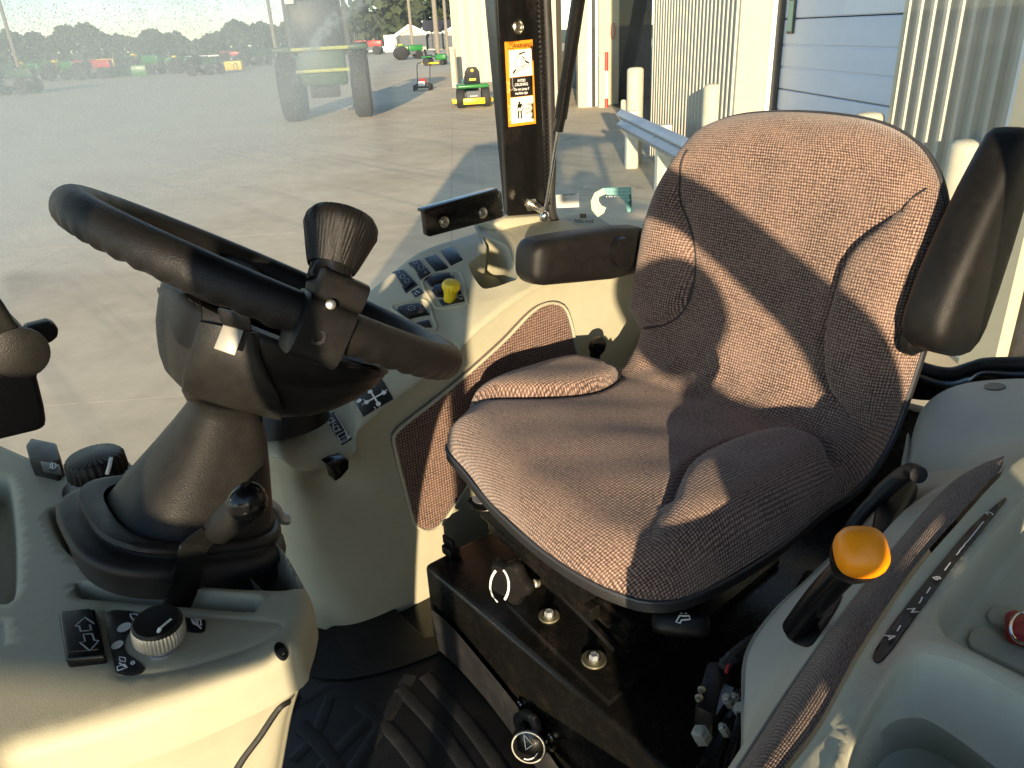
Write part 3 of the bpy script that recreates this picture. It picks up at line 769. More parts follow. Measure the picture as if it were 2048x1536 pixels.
# poles
def pole(x, ytop, s_, lab, r=.16, h=None, mat=M_bark):
    p = PP(x, 60, Wp(s_), WD); p[2] = 0; hh = h or 12.
    o = obj('utility_pole', lathe(p, UP, [(r, 0), (r*.7, hh), (r*.3, hh+.05)], 10), mat); tag(o, lab, 'pole', 'tall poles in the yard')
pole(872, 0, 75, 'tall grey utility pole in front of the white house roof', .28); pole(892, 0, 75, 'slimmer pole just right of the utility pole', .18)
pole(822, 0, 90, 'thin light pole before the tree left of the house', .2)
pole(545, 0, 60, 'light pole rising into the misted sky above the big tractor', .16); pole(15, 0, 40, 'thin pole at the far left edge of the misted glass', .12)
# trees
def tree(x, s_, h, w, lab, n=900):
    p = PP(x, 80, Wp(s_), WD); p[2] = 0; t = thing('tree', lab, 'tree', p, 'trees beyond the yard'); rg = np.random.RandomState(int(x)+7)
    obj('trunk', tube([p, p+UP*h*.3, p+UP*h*.6+np.array([.3, .2, 0])], [w*.05, w*.035, w*.015], 7), M_bark, t)
    cl = rg.normal(size=(14, 3))*[w*.24, w*.24, h*.16]+[0, 0, h*.60]; V = []; F = []
    for i in range(n):
        c = p+cl[rg.randint(14)]+rg.normal(size=3)*[w*.11, w*.11, h*.075]; a = rg.normal(size=3); a /= np.linalg.norm(a); b = np.cross(a, rg.normal(size=3)); b /= np.linalg.norm(b); z = w*.05*rg.uniform(.6, 1.5)
        k = len(V); V += [c-a*z, c+b*z, c+a*z, c-b*z]; F.append((k, k+1, k+2, k+3))
    obj('crown', (V, F), M_leaf, t, smooth=0)
for x, s_, h, w, lab in ((795, 140, 11.5, 15, 'round grey green tree behind the house gable'), (880, 150, 12.5, 13, 'tree rising above the dark roof of the white house'), (745, 150, 7.5, 14, 'lower tree left of the round one')):
    tree(x, s_, h, w, lab)
V = []; F = []; rg = np.random.RandomState(3)
for i in range(9000):
    x = rg.uniform(-260, 770); hh = 5.6+1.2*math.sin(x*.013)+.9*math.sin(x*.041+1)+.5*math.sin(x*.11)
    z = hh*rg.uniform(0, 1)**.6*1.0; s_ = 165+rg.uniform(-6, 10); c = PP(x, 80, Wp(s_), WD); c[2] = z
    a = _norm(rg.normal(size=3)); b = _norm(np.cross(a, rg.normal(size=3))); q = rg.uniform(.3, .8); k = len(V); V += [c-a*q, c+b*q, c+a*q, c-b*q]; F.append((k, k+1, k+2, k+3))
stuff(obj('distant_woods', (V, F), M_leaf, smooth=0), 'far tree line across the yard behind the misted glass', 'woods')
# ================================================================ the tractor cab
from mathutils.bvhtree import BVHTree
def bvh(g): return BVHTree.FromPolygons([tuple(v) for v in g[0]], [tuple(f) for f in g[1]])
def hit(t, x, y):
    d0 = ray(x, y)
    for r in (0, 4, 8, 14, 22, 34, 50, 80, 120):
        for q in range(1 if r == 0 else 12):
            d = ray(x+r*math.cos(q*PI/6), y+r*math.sin(q*PI/6)); l, n, i, k = t.ray_cast(Vector(EYE), Vector(_norm(d)))
            if l is None: continue
            n = np.array(n); n = n if n@d < 0 else -n
            if r == 0: return np.array(l), n
            if abs(n@_norm(d0)) < .05: continue
            if r > 8: print('off surface', x, y, r)
            return PP(x, y, np.array(l), n), n
    raise ValueError('no hit %s %s' % (x, y))
def Wpx(px, d): return px*d/FPX
def lerp(a, b, t): return np.array(a)*(1-t)+np.array(b)*t
def on(t, pts, lift=.0008):
    out = []
    for x, y in pts: p, n = hit(t, x, y); out.append(p+n*lift)
    return out
def decal(name, t, pts, mat, parent, lift=.0006, thick=.0008, label=None, r=0):
    """thin printed film laid on a surface, corners given in the photo"""
    q = [hit(t, x, y) for x, y in pts]; n = _norm(sum(k[1] for k in q)); P_ = [k[0]+k[1]*lift for k in q]
    A = np.array(pts, float); sz = np.ptp(A, 0).max(); nn = max(3, int(sz/9)); o2 = resample(A, max(len(A)*3, nn*3), True)
    o2 = np.vstack([o2, A]) if False else np.vstack([np.linspace(A[i], A[(i+1) % len(A)], max(2, int(np.linalg.norm(A[(i+1) % len(A)]-A[i])/9)+1))[:-1] for i in range(len(A))])
    V2, F2 = tri2d(o2, 9.0); hv_ = [hit(t, *p) for p in V2]; Vt = np.array([h[0]+h[1]*(lift+thick) for h in hv_])
    e = ray(*np.mean(A, axis=0)); F2 = [f if np.cross(Vt[f[1]]-Vt[f[0]], Vt[f[2]]-Vt[f[0]])@e < 0 else f[::-1] for f in F2]
    m = len(o2); idx = [int(np.argmin(((V2-p)**2).sum(1))) for p in o2]; Vb = np.array([hv_[i][0]-hv_[i][1]*.0006 for i in idx]); b = len(Vt)
    F2 += [(idx[i], idx[(i+1) % m], b+(i+1) % m, b+i) for i in range(m)]
    o = obj(name, (np.vstack([Vt, Vb]), F2), mat, parent, smooth=30, label=label)
    return o, P_, n
def stroke(t, pts, w, mat, parent, name='print_line', lift=.0024, closed=False):
    """printed line of width w (metres) following photo points on surface t"""
    pts = list(pts)+([pts[0]] if closed else []); pp = []
    for a_, b_ in zip(pts[:-1], pts[1:]):
        k = max(1, int(math.hypot(a_[0]-b_[0], a_[1]-b_[1])/7)); pp += [tuple(lerp(a_, b_, i/k)) for i in range(k)]
    pp.append(pts[-1]); lift += .0005
    q = [hit(t, x, y) for x, y in pp]; n = _norm(sum(k[1] for k in q)); A = np.array([k[0]+k[1]*lift for k in q])
    V = []; F = []
    for i in range(len(A)):
        d = A[min(i+1, len(A)-1)]-A[max(i-1, 0)]
        if closed and i in (0, len(A)-1): d = A[1]-A[-2]
        s = _norm(np.cross(n, d))*w/2; V += [A[i]-s, A[i]+s]
    for i in range(len(A)-1): F.append((2*i, 2*i+2, 2*i+3, 2*i+1))
    return obj(name, (V, F), mat, parent, smooth=0)

cab = thing('tractor_cab', 'black framed tractor cab with pillar, side glass and rear window around the seat', 'tractor cab', (.6, .75, H-1.13))
BD = 1.53                                            # right door glass plane
# right pillar (square tube) leaning very slightly
def PB(x, y, b): return P(x, y, b=b)
zt, zb = .42, -.47
def edge(x0, y0, x1, y1, b):
    p, q = P(x0, y0, b=b), P(x1, y1, b=b); f = lambda z: p+(q-p)*((z+H-p[2])/(q[2]-p[2])); return f(zb), f(zt)
e1 = edge(1016, 440, 993, 0, 1.50); e2 = edge(1094, 440, 1076, 0, 1.50); e0 = edge(1009, 440, 968, 0, 1.575)
e3 = (e2[0]+e0[0]-e1[0]+[.0, .0, 0], e2[1]+e0[1]-e1[1])
pv = [e1[0], e2[0], e3[0], e0[0], e1[1], e2[1], e3[1], e0[1]]
obj('pillar', bevel_solid((pv, [(0, 1, 2, 3), (4, 7, 6, 5), (0, 4, 5, 1), (1, 5, 6, 2), (2, 6, 7, 3), (3, 7, 4, 0)]), .006, 3), M_pillar, cab, smooth=35)
Tp = bvh((pv, [(0, 4, 5, 1)]))
p, n = hit(Tp, 1036, 54)
obj('pillar_grommet', lathe(p, n, [(.016, 0), (.016, .003), (.012, .006), (.0095, .003), (.0095, .0005)], 24), M_zinc, cab)
# warning decal
wd, q, n = decal('warning_decal', Tp, [(1009, 84), (1064, 79), (1071, 247), (1017, 254)], M_orange, cab, .0008, .0008)
wc, q, n = decal('picture_panel', Tp, [(1017, 101), (1061, 97), (1063.5, 150), (1018.5, 155)], M_labelw, wd, .0020)
wc, q, n = decal('text_panel', Tp, [(1018.6, 156), (1063.6, 151), (1064.5, 190), (1020, 195)], M_label, wd, .0020)
wc, q, n = decal('belt_panel', Tp, [(1020.2, 196), (1064.7, 191), (1067, 242), (1022, 247)], M_labelw, wd, .0020)
def txt(t, s, xc, yc, xr, yr, hpx, mat, parent, lift=.0036, **k):
    p, n = hit(t, xc, yc); pr, _ = hit(t, xr, yr); u = _norm(pr-p); v = np.cross(n, u); d = np.linalg.norm(p-EYE)
    return text(s, p, u, v, Wpx(hpx, d), mat, parent, off=lift, **k)
txt(Tp, 'WARNING', 1043, 91.5, 1063, 90, 9.6, M_label, wd, bold=.0003)
stroke(Tp, [(1015, 98), (1020, 87), (1025, 97)], .0022, M_label, wd, closed=True, lift=.0022)
for s, y in (('AVOID', 161), ('CRUSHING', 169), ('Do not jump if', 178), ('machine tips', 186)): txt(Tp, s, 1041, y, 1060, y-1.6, 6.6 if y > 170 else 7, M_white, wd, bold=.00015, sx=.92)
for s, y in (('USE', 209), ('SEAT', 217), ('BELT', 225)): txt(Tp, s, 1054.5, y, 1062, y-.8, 6.4, M_label, wd, bold=.0001)
for L_, w in (([(1022, 150), (1059, 129)], .0012), ([(1030, 118), (1038, 108), (1046, 118), (1042, 134), (1032, 139), (1028, 128), (1030, 118)], .0014), ([(1036, 108), (1048, 104)], .003), ([(1048, 122), (1056, 126)], .004), ([(1030, 139), (1024, 146)], .004), ([(1041, 134), (1051, 128)], .0014), ([(1043, 112), (1052, 124)], .0014),
              ([(1035, 210), (1032, 217), (1037, 221)], .0022), ([(1033, 210), (1042, 209)], .004), ([(1033, 213), (1041, 213)], .006), ([(1042, 209), (1046, 216), (1040, 221)], .0022), ([(1035, 222), (1035, 237)], .0045), ([(1040, 222), (1041, 237)], .0045), ([(1029, 224), (1047, 222)], .001)):
    stroke(Tp, L_, w*1.0, M_label, wd, lift=.0034)
p, n = hit(Tp, 1037, 205.5); obj('print_dot', lathe(p+n*.0034, n, [(.0034, 0), (.0034, .0003)], 14), M_label, wd)
# seal strip and beaded wire on the right edge of the pillar
sl_ = [P(x, y, b=1.47) for x, y in ((1091, 0), (1097, 120), (1100, 240), (1102, 330), (1100, 400), (1106, 436), (1124, 458), (1160, 470), (1230, 478))]
sl0 = sl_[0]+(sl_[0]-sl_[1])*1.2
obj('rubber_seal', tube(spline([sl0]+sl_, 8), .013, 10), M_rubber, cab)
wpts = spline([P(x, y, b=1.46) for x, y in ((1077, -120), (1077, 0), (1083, 130), (1089, 260), (1091, 380), (1092, 410))], 60)
wpts = resample(wpts, 330); wob = np.array([[math.sin(i*2.1)*.0022, math.cos(i*2.1)*.0008, 0] for i in range(len(wpts))])
obj('braided_cable', tube(wpts+wob, [.0046 if i % 2 else .0028 for i in range(len(wpts))], 7), M_blks, cab, smooth=0)
wp2 = wpts+np.array([.009, .0, 0])+wob[::-1]
obj('braided_cable', tube(wp2, [.0028 if i % 2 else .0044 for i in range(len(wp2))], 7), M_blks, cab, smooth=0)
# bracket plate with two bolts
bo = P(925, 430, b=1.45)
bp = [P(x, y, b=1.45) for x, y in ((849, 426), (852, 420), (994, 380), (1004, 384), (1008, 430), (1004, 436), (860, 474), (854, 470))]
br = obj('bracket_plate', prism(bp, (0, 1, 0), .018, .003), M_steel, cab, smooth=35)
Tb = bvh((bp, [tuple(range(8))]))
for x, y in ((888, 444), (965, 426)):
    p, n = hit(Tb, x, y); ob = obj('bolt', lathe(p, (0, -1, 0), [(.013, 0), (.013, .002), (.009, .0025), (.009, .008), (.004, .0095)], 14), M_zinc, br)
obj('bracket_flange', prism([P(849, 419, b=1.447), P(996, 377, b=1.447), P(996, 384, b=1.447), P(849, 426, b=1.447)], (0, 1, 0), .03, .002), M_steel, cab, smooth=30)
# gas strut to the rear window
gs = thing('gas_strut', 'slim black gas strut of the rear window beside the warning decal', 'gas strut', P(1090, 425, b=1.40))
A0 = P(1090, 424, b=1.40); A1 = P(1116, 262, b=1.36); A2 = P(1121, 236, b=1.354); A3 = P(1160, -30, b=1.29)
dn = _norm(A3-A0); A3 = A3+dn*.25
obj('rod', tube([A0, A1], .0046, 10), M_chrome, gs); obj('end_cap', tube([A1, A2], .0120, 16), M_gloss, gs); obj('cylinder', tube([A2, A3], .0150, 24), M_gloss, gs)
obj('ball_joint', lathe(A0-dn*.012, dn, [(.004, -.012), (.011, -.008), (.0135, 0), (.011, .009), (.006, .015)], 16), M_chrome, gs)
obj('ball_stud', tube([P(1085, 421, b=1.40), P(1068, 410, b=1.46), P(1052, 402, b=1.50)], [.009, .011, .006], 10), M_zinc, gs)
obj('stud_nut', lathe(P(1060, 408, b=1.47), A0-P(1060, 408, b=1.47), [(.017, 0), (.017, .010), (.012, .012)], 6), M_zinc, gs)
# glass panes
gz0, gz1 = H-1.05, H+.5
def pane(name, pts, mat, th=.005):
    n = _norm(np.cross(pts[1]-pts[0], pts[2]-pts[0])); return obj(name, (pts, [tuple(range(len(pts)))]), mat, cab, smooth=0)
pe = e0[0]; pt_ = e0[1]
pane('door_glass', np.array([(-1.0, BD, gz0), (pe[0]+.02, BD, gz0), (pe[0]+.02, BD, H-.4), (pt_[0]+.02, BD, gz1), (-1.0, BD, gz1)]), M_fog)
# rear window plane: from behind the pillar across to the near side
RA = P(1104, 430, b=1.50); RB_ = np.array([RA[0]+.20, -.35, RA[2]]); rn = _norm(np.cross(RB_-RA, UP)); rn = rn if rn@ray(1400, 300) < 0 else -rn
def PR(x, y, off=0.0): return PP(x, y, RA+rn*off, rn)
pane('rear_glass', np.array([RA*[1, 1, 0]+UP*(H-.64), RB_*[1, 1, 0]+UP*(H-.64), RB_*[1, 1, 0]+UP*gz1, RA*[1, 1, 0]+UP*gz1]), M_glass)
Tr = bvh(([PR(1000, 0, .002), PR(2300, 0, .002), PR(2300, 1000, .002), PR(1000, 700, .002)], [(0, 1, 2, 3)]))
# stickers on the rear glass
arc = [(1182+34+34*math.cos(t)*-1, 406-33*math.sin(t)) for t in np.linspace(-.9, 1.6, 12)]
st1, _, _ = decal('window_sticker', Tr, [(1207, 376), (1262, 374), (1264, 424), (1256, 424), (1250, 404), (1240, 394), (1228, 390), (1214, 390)], M_teal2, cab, .0005, .0005, label='teal dotted sticker film')
st2, _, _ = decal('window_sticker', Tr, [(1207, 376), (1190, 385), (1182, 402), (1184, 420), (1196, 434), (1208, 426), (1212, 415), (1203, 411), (1197, 402), (1198, 394), (1214, 387)], paint('pale_sticker', (.45, .62, .45), .5), cab, .0005, .0005, label='pale green crescent sticker')
for i in range(9):
    for j in range(4):
        x, y = 1214+i*5.4+(j % 2)*2.7, 380+j*6.5
        if x < 1262 and (j < 3 or x > 1244): p, n = hit(Tr, x, y); obj('sticker_dot', lathe(p+n*.0015, n, [(.0016, 0), (.0016, .0002)], 6), M_labelw, st1, smooth=0)
txt(Tr, 'JOHN DEERE', 1168, 442, 1148, 441, 8.5, M_label, cab, lift=.001, bold=.0002)
decal('badge', Tr, [(1160, 427), (1172, 427), (1173, 436), (1160, 436)], M_label, cab, .0008, .0004)
decal('paper_slip', Tr, [(1112, 390), (1158, 386), (1158, 414), (1114, 416)], M_labelw, cab, .0004, .0004)
# lower rear sill: wavy rubber and black body behind the seat
sill = [PR(x, y, .01) for x, y in ((1110, 462), (1200, 505), (1400, 590), (1600, 655), (1790, 712), (1850, 738), (1900, 747), (1945, 735), (1975, 728), (2060, 726), (2250, 720))]
obj('rear_seal', tube(spline(sill, 8), .012, 10), M_rubber, cab)
sill2 = [PR(x, y, .04) for x, y in ((1780, 730), (1830, 760), (1880, 772), (1925, 765), (1960, 748), (2020, 755), (2080, 745), (2250, 740))]
(lg, uv) = loft([sill[4:11:1][:7] and [PR(x, y, .012) for x, y in ((1780, 716), (1850, 742), (1900, 752), (1945, 741), (1975, 735), (2060, 732), (2250, 726))],
                 [PR(x, y, .05) for x, y in ((1780, 735), (1840, 762), (1890, 776), (1930, 768), (1965, 752), (2060, 760), (2250, 750))],
                 [PR(x, y, .02) for x, y in ((1780, 790), (1840, 800), (1890, 800), (1930, 800), (1965, 800), (2060, 800), (2250, 800))]], 8, 6)
obj('seal_skirt', lg, M_gloss, cab, uv=uv)
rb0 = RA*[1, 1, 0]; rb1 = RB_*[1, 1, 0]
def rearbox(z0, z1, off, th, mat, name, t0=0, t1=1):
    c = (rb0*(1-(t0+t1)/2)+rb1*(t0+t1)/2)+rn*off+UP*(H+(z0+z1)/2); L = np.linalg.norm(rb1-rb0)*(t1-t0)/2
    return obj(name, box(c, (L, th, (z1-z0)/2), (rb1-rb0, rn, UP), .004), mat, cab, smooth=30)
rearbox(-1.12, -.70, .02, .02, M_steel, 'rear_body_panel')
# floor, roof, rear posts and the open near side
obj('floor_plate', box((.35, .72, H-1.135), (1.05, .84, .02), None, .004), M_steel, cab)
obj('roof', box((.30, .75, H+.56), (1.15, .90, .05), None, .03), M_steel, cab)
obj('outer_fender', box((1.75, 1.62, H-.95), (.60, .16, .25), None, .08, 3), M_green, cab)
obj('lower_side_panel', box((.95, 1.56, H-.82), (.5, .02, .28), None, .01), M_steel, cab)
# ---------------------------------------------------------------- operator seat
SA0, SZ0, TL, RC, L1, RBD = .50, -.600, rad(-3), rad(14), .52, .075
sd1 = np.array([math.cos(TL), math.sin(TL)]); sn1 = np.array([-sd1[1], sd1[0]]); se1 = np.array([SA0, SZ0])+sd1*L1; sc_ = se1+sn1*RBD
SA = (PI/2-RC)-TL; s2 = L1+RBD*SA; sd2 = np.array([math.sin(RC), math.cos(RC)]); sn2 = np.array([-sd2[1], sd2[0]]); sp2 = sc_-sn2*RBD
def fold(w, s, h):
    """unfolded seat coordinates -> space"""
    w = np.asarray(w, float); s = np.asarray(s, float); h = np.asarray(h, float)
    ang = np.clip((s-L1)/RBD, 0, SA)+TL; ang = np.where(s <= L1, TL, ang)
    d = np.stack([np.cos(ang), np.sin(ang)], -1); n = np.stack([-d[..., 1], d[..., 0]], -1)
    a1 = np.array([SA0, SZ0])+sd1*s[..., None]; am = sc_-n*RBD; a2 = sp2+sd2*(s-s2)[..., None]
    p = np.where((s <= L1)[..., None], a1, np.where((s >= s2)[..., None], a2, am))+n*h[..., None]
    return np.stack([p[..., 0], w, p[..., 1]+H], -1)
def uc(x, y, h=0):
    n = np.array([sn1[0], 0, sn1[1]]); p = PP(x, y, np.array([SA0, 0, SZ0+H])+n*h, n); return (p[1], (p[0]-SA0)*sd1[0]+(p[2]-H-SZ0)*sd1[1])
def ub(x, y, h=0):
    n = np.array([sn2[0], 0, sn2[1]]); p = PP(x, y, np.array([sp2[0], 0, sp2[1]+H])+n*h, n); return (p[1], s2+(p[0]-sp2[0])*sd2[0]+(p[2]-H-sp2[1])*sd2[1])
out = [uc(1010, 740, .012), uc(948, 778, .004), uc(908, 820, -.004), (1.005, .135), uc(930, 934, -.05), uc(985, 1000, -.05), uc(1080, 1085, -.05), uc(1180, 1150, -.05), uc(1260, 1183, -.05),
       uc(1310, 1192, -.05), uc(1370, 1185, -.05), uc(1450, 1150, -.05), uc(1560, 1082, -.05), uc(1660, 1000, -.05), (.470, .56), (.466, .65), (.464, .72), ub(1835, 620), ub(1862, 480), ub(1868, 400, -.02),
       ub(1855, 335, -.03), ub(1815, 280, -.03), ub(1740, 240, -.02), ub(1640, 222, -.02), ub(1540, 218, -.02), ub(1450, 226, -.02), ub(1390, 250, -.02), ub(1345, 290, -.01), ub(1305, 350), ub(1272, 440), ub(1245, 520, .02),
       ub(1228, 590, .03), (1.034, .66), (1.008, .628), (1.006, .595), uc(1215, 714, .012), uc(1150, 703, .014), uc(1080, 713, .016)]
SO = resample(spline(out, 10, True), 190, True)
bL = [ub(*p, .03) for p in ((1352, 296), (1338, 345), (1336, 395), (1352, 450), (1362, 520), (1356, 590), (1335, 632), (1300, 652), (1262, 658))]+[(1.12, .63), (1.2, .8), (1.1, 1.0), (1.04, 1.02)]
bR = [ub(*p, .01) for p in ((1830, 372), (1795, 415), (1745, 452), (1705, 487), (1676, 530), (1658, 590), (1645, 650), (1642, 720), (1656, 785), (1692, 835))]+[(.515, .60), (.42, .585), (.38, .75), (.40, .95)]
cL = [uc(*p, .0) for p in ((925, 800), (1000, 803), (1080, 803), (1150, 795), (1205, 779), (1236, 757), (1240, 738))]+[(1.04, .565), (1.2, .55), (1.25, .2), (1.16, .10)]
cR = [uc(*p, .0) for p in ((1343, 1014), (1352, 987), (1379, 946), (1419, 915), (1477, 888), (1545, 872), (1598, 876), (1644, 892), (1684, 930))]+[(.40, .55), (.36, .3), (.42, .13), (.52, .12)]
def bolster(Pt, poly, A, w, pw=.8):
    D, ins = sdist(Pt, spline(poly, 6, True)); x = np.clip(D/w, 0, 1); return np.where(ins, A*np.sqrt(np.clip(1-(1-x)**2, 0, 1))**pw, 0), D
rgn = np.random.RandomState(5)
def seath(Pt, D):
    FO = 1-.92*np.exp(-((Pt[:, 1]-.585)/.038)**2)
    w, s = Pt[:, 0], Pt[:, 1]
    h = rnd(D, .062, .060); EB = sstep(D/.034)
    q, d = bolster(Pt, bL, .022, .060); tf = .25+.75*sstep((1.0-s)/.10); h += q*tf*EB-.006*tf*np.exp(-(d/.012)**2)
    q, d = bolster(Pt, bR, .026, .040); front = sstep((1.02-s)/.16); h += q*front*FO*EB-.009*np.exp(-(d/.006)**2)*front
    q, d = bolster(Pt, cL, .026, .045); h += q*sstep(D/.016)-.007*np.exp(-(d/.006)**2)*(s < .58)
    q, d = bolster(Pt, cR, .028, .045); fr = sstep((s-.10)/.14); h += q*fr*FO*EB-.010*np.exp(-(d/.007)**2)*fr*(w > .50)
    # dished back, lumbar swell, seat hollow
    mid = np.exp(-((w-.75)/.17)**2)
    h += -.018*mid*np.clip((s-.66)/.1, 0, 1)*np.exp(-((s-.82)/.14)**2)+.012*np.exp(-((s-1.0)/.08)**2)*mid
    h += .015*np.exp(-((s-.25)/.14)**2)*np.exp(-((w-.77)/.30)**4)
    h += .0012*np.sin(s*23+w*9)*np.sin(w*17+1)*.5+.0010*np.sin(w*41+s*30)
    # wrinkles in the fold
    f = np.exp(-((s-.575)/.045)**2); h += f*.0016*np.sin((w*1.0+.3*s)*85)+f*.0014*np.sin(s*120+w*20)
    return h
oo = np.zeros(3)
split = [(w, .57) for w in np.linspace(.475, 1.03, 50)]
(g, F), UV = molded((0, 0, 0), (1, 0, 0), (0, 1, 0), SO, seath, .0085, R=.062, skirt=0, extra=[spline(bL, 12), spline(bR, 12), spline(cL, 14), spline(cR, 14)], rings=(.03, .08, .16, .28, .42, .6, .8, 1.0), lines=[])
flat = UV.copy(); hh = g[:, 2]
Sx = fold(flat[:, 0], flat[:, 1], hh)
# arc-length corrected weave coordinates near the rounded border
D, _ = sdist(flat, SO); cen = np.array([.76, .55]); ext = np.where(D < .062, (.062-D)*.6+np.maximum(0, -hh-.02)*.6, 0)[:, None]
dirn = flat-np.stack([np.full(len(flat), .76), np.clip(flat[:, 1], .2, .95)], 1); dirn /= np.linalg.norm(dirn, axis=1)[:, None]+1e-9
UVs = flat+dirn*ext
me_n = np.zeros((len(Sx), 3)); Fa = np.array([f for f in F if len(f) == 3]); fn = np.cross(Sx[Fa[:, 1]]-Sx[Fa[:, 0]], Sx[Fa[:, 2]]-Sx[Fa[:, 0]])
for k in range(3): np.add.at(me_n, Fa[:, k], fn)
me_n /= np.linalg.norm(me_n, axis=1)[:, None]+1e-12
flip = me_n[np.argmin(((flat-[.76, .35])**2).sum(1))][2] < 0
if flip: me_n = -me_n; Fa = Fa[:, ::-1]
seat = thing('operator_seat', 'brown woven fabric tractor seat with black armrests and piped bolsters', 'seat', (.8, .75, H-.72))
cz = flat[Fa].mean(1)[:, 1]
def sub(mask, name):
    fa = Fa[mask]; u = np.unique(fa); mp = np.full(len(Sx), -1); mp[u] = np.arange(len(u))
    return obj(name, (Sx[u], mp[fa]), M_seat, seat, smooth=180, uv=UVs[u], vn=me_n[u])
sub(cz < .57, 'cushion'); sub(cz >= .57, 'backrest')
Tseat = BVHTree.FromPolygons([tuple(v) for v in Sx], [tuple(f) for f in Fa])
# black shell: rim below / behind the upholstery
def inset(poly, d):
    p = np.array(poly); t = np.roll(p, -1, 0)-np.roll(p, 1, 0); t /= np.linalg.norm(t, axis=1)[:, None]; a = .5*np.sum(p[:, 0]*np.roll(p[:, 1], -1)-np.roll(p[:, 0], -1)*p[:, 1])
    return p+np.stack([-t[:, 1], t[:, 0]], 1)*d*(1 if a > 0 else -1)
O2 = [fold(inset(SO, -d)[:, 0], inset(SO, -d)[:, 1], np.full(len(SO), h)) for d, h in ((-.006, -.057), (.000, -.060), (.002, -.064), (.0025, -.075), (-.012, -.083))]
for k_, h_ in ((.80, -.102), (.45, -.106), (.03, -.106)): q_ = SO*[k_, 1]+[.755*(1-k_), 0]; q_[:, 1] = .56+(q_[:, 1]-.56)*(.5+.5*k_); O2.append(fold(q_[:, 0], q_[:, 1], np.full(len(SO), h_)))
V = np.vstack(O2); n_ = len(SO); F = []
for i in range(len(O2)-1):
    for k in range(n_): F.append((i*n_+k, i*n_+(k+1) % n_, (i+1)*n_+(k+1) % n_, (i+1)*n_+k))
obj('seat_shell', (V, F), M_pipe, seat, smooth=60)
tr = fold(inset(SO, -.0015)[:, 0], inset(SO, -.0015)[:, 1], np.full(n_, -.0595))
obj('edge_trim', tube(tr, .0030, 8, True), M_pipeg, seat)
# piping cords along the bolster seams
def cord(poly, nuse, r=.0030, drop=.003, name='piping'):
    q = spline(poly[:nuse], 10); D, _ = sdist(q, SO); h = seath(q, D)+drop
    obj(name, tube(fold(q[:, 0], q[:, 1], h), r, 8), M_pipe, seat)
cord(cL, 7, .0034, .001); cord(cR, 7, .0018, -.002); cord(bR, 10, .0020, -.001); cord(bL, 9, .0024, .000)
# armrests
def sect_loft(secs, n=28, pw=3.2):
    """secs: (centre, ux, uy, rx, ry); superellipse sections, capped"""
    V = []; F = []
    for c, ux, uy, rx, ry in secs:
        for k in range(n):
            t = 2*PI*k/n; ct, st_ = math.cos(t), math.sin(t)
            V.append(np.array(c)+_norm(ux)*rx*math.copysign(abs(ct)**(2/pw), ct)+_norm(uy)*ry*math.copysign(abs(st_)**(2/pw), st_))
    m = len(secs)
    for i in range(m-1):
        for k in range(n): F.append((i*n+k, i*n+(k+1) % n, (i+1)*n+(k+1) % n, (i+1)*n+k))
    F.append(tuple(range(n))[::-1]); F.append(tuple((m-1)*n+k for k in range(n))); return V, F
AS = 1.08
def arm(p0, p1, up, side, prof, name, lab):
    """p0 pivot end, p1 free end; up = depth direction; prof = (t, half depth, half width, shift)"""
    d = _norm(np.array(p1)-p0); L = np.linalg.norm(np.array(p1)-p0); up = _norm(up-(up@d)*d); sd_ = np.cross(d, up); secs = []
    for t, ry, rx, sh_ in prof: secs.append((np.array(p0)+d*L*t+up*sh_*AS, sd_, up, rx*AS, ry*AS))
    return obj(name, sect_loft(secs, 40, 3.6), M_blk, seat, smooth=60, label=lab)
# far armrest, lowered, pointing forward
f0 = P(1262, 498, b=1.085); f1 = P(1052, 524, b=1.085)
arm(f0, f1, np.array([0, 0, 1.]), None, [(-.12, .035, .030, 0), (0, .046, .034, 0), (.25, .050, .036, 0), (.6, .046, .036, 0), (.9, .042, .036, 0), (.97, .038, .034, 0), (1.0, .031, .029, 0), (1.018, .022, .022, 0), (1.022, .010, .012, 0)], 'armrest', 'lowered far armrest pointing forward')
AS = 1.20
# near armrest, folded up beside the backrest
n0 = P(1892, 636, b=.435); n1 = P(2018, 276, b=.435)
arm(n0, n1, np.array([1., -.05, .25]), None, [(-.20, .026, .016, 0.0), (-.185, .040, .022, .0), (-.15, .052, .029, 0), (-.08, .060, .033, 0), (.0, .064, .034, 0), (.2, .062, .034, 0), (.45, .055, .033, .003), (.7, .045, .031, .007), (.9, .037, .028, .011), (1.0, .032, .026, .013), (1.04, .026, .022, .014), (1.06, .015, .014, .015), (1.065, .005, .006, .015)], 'armrest', 'near armrest folded upright beside the backrest')
obj('armrest_pivot', lathe(P(1822, 665, b=.47), (0, -1, 0), [(.034, 0), (.034, .012), (.028, .018), (.02, .03)], 24), M_blks, seat)
obj('armrest_pivot', lathe(P(1250, 505, b=1.03), (0, 1, 0), [(.03, 0), (.03, .03), (.02, .04)], 24), M_blks, seat)
# black hook clip behind the seat on the console wall
hk = P(1190, 690, b=1.12)
obj('belt_latch', merge(lathe(hk, (0, -1, 0), [(.020, 0), (.022, .004), (.022, .014), (.012, .016)], 10), box(hk+np.array([.0, 0, -.02]), (.010, .008, .016), None, .003)), M_blks, seat)
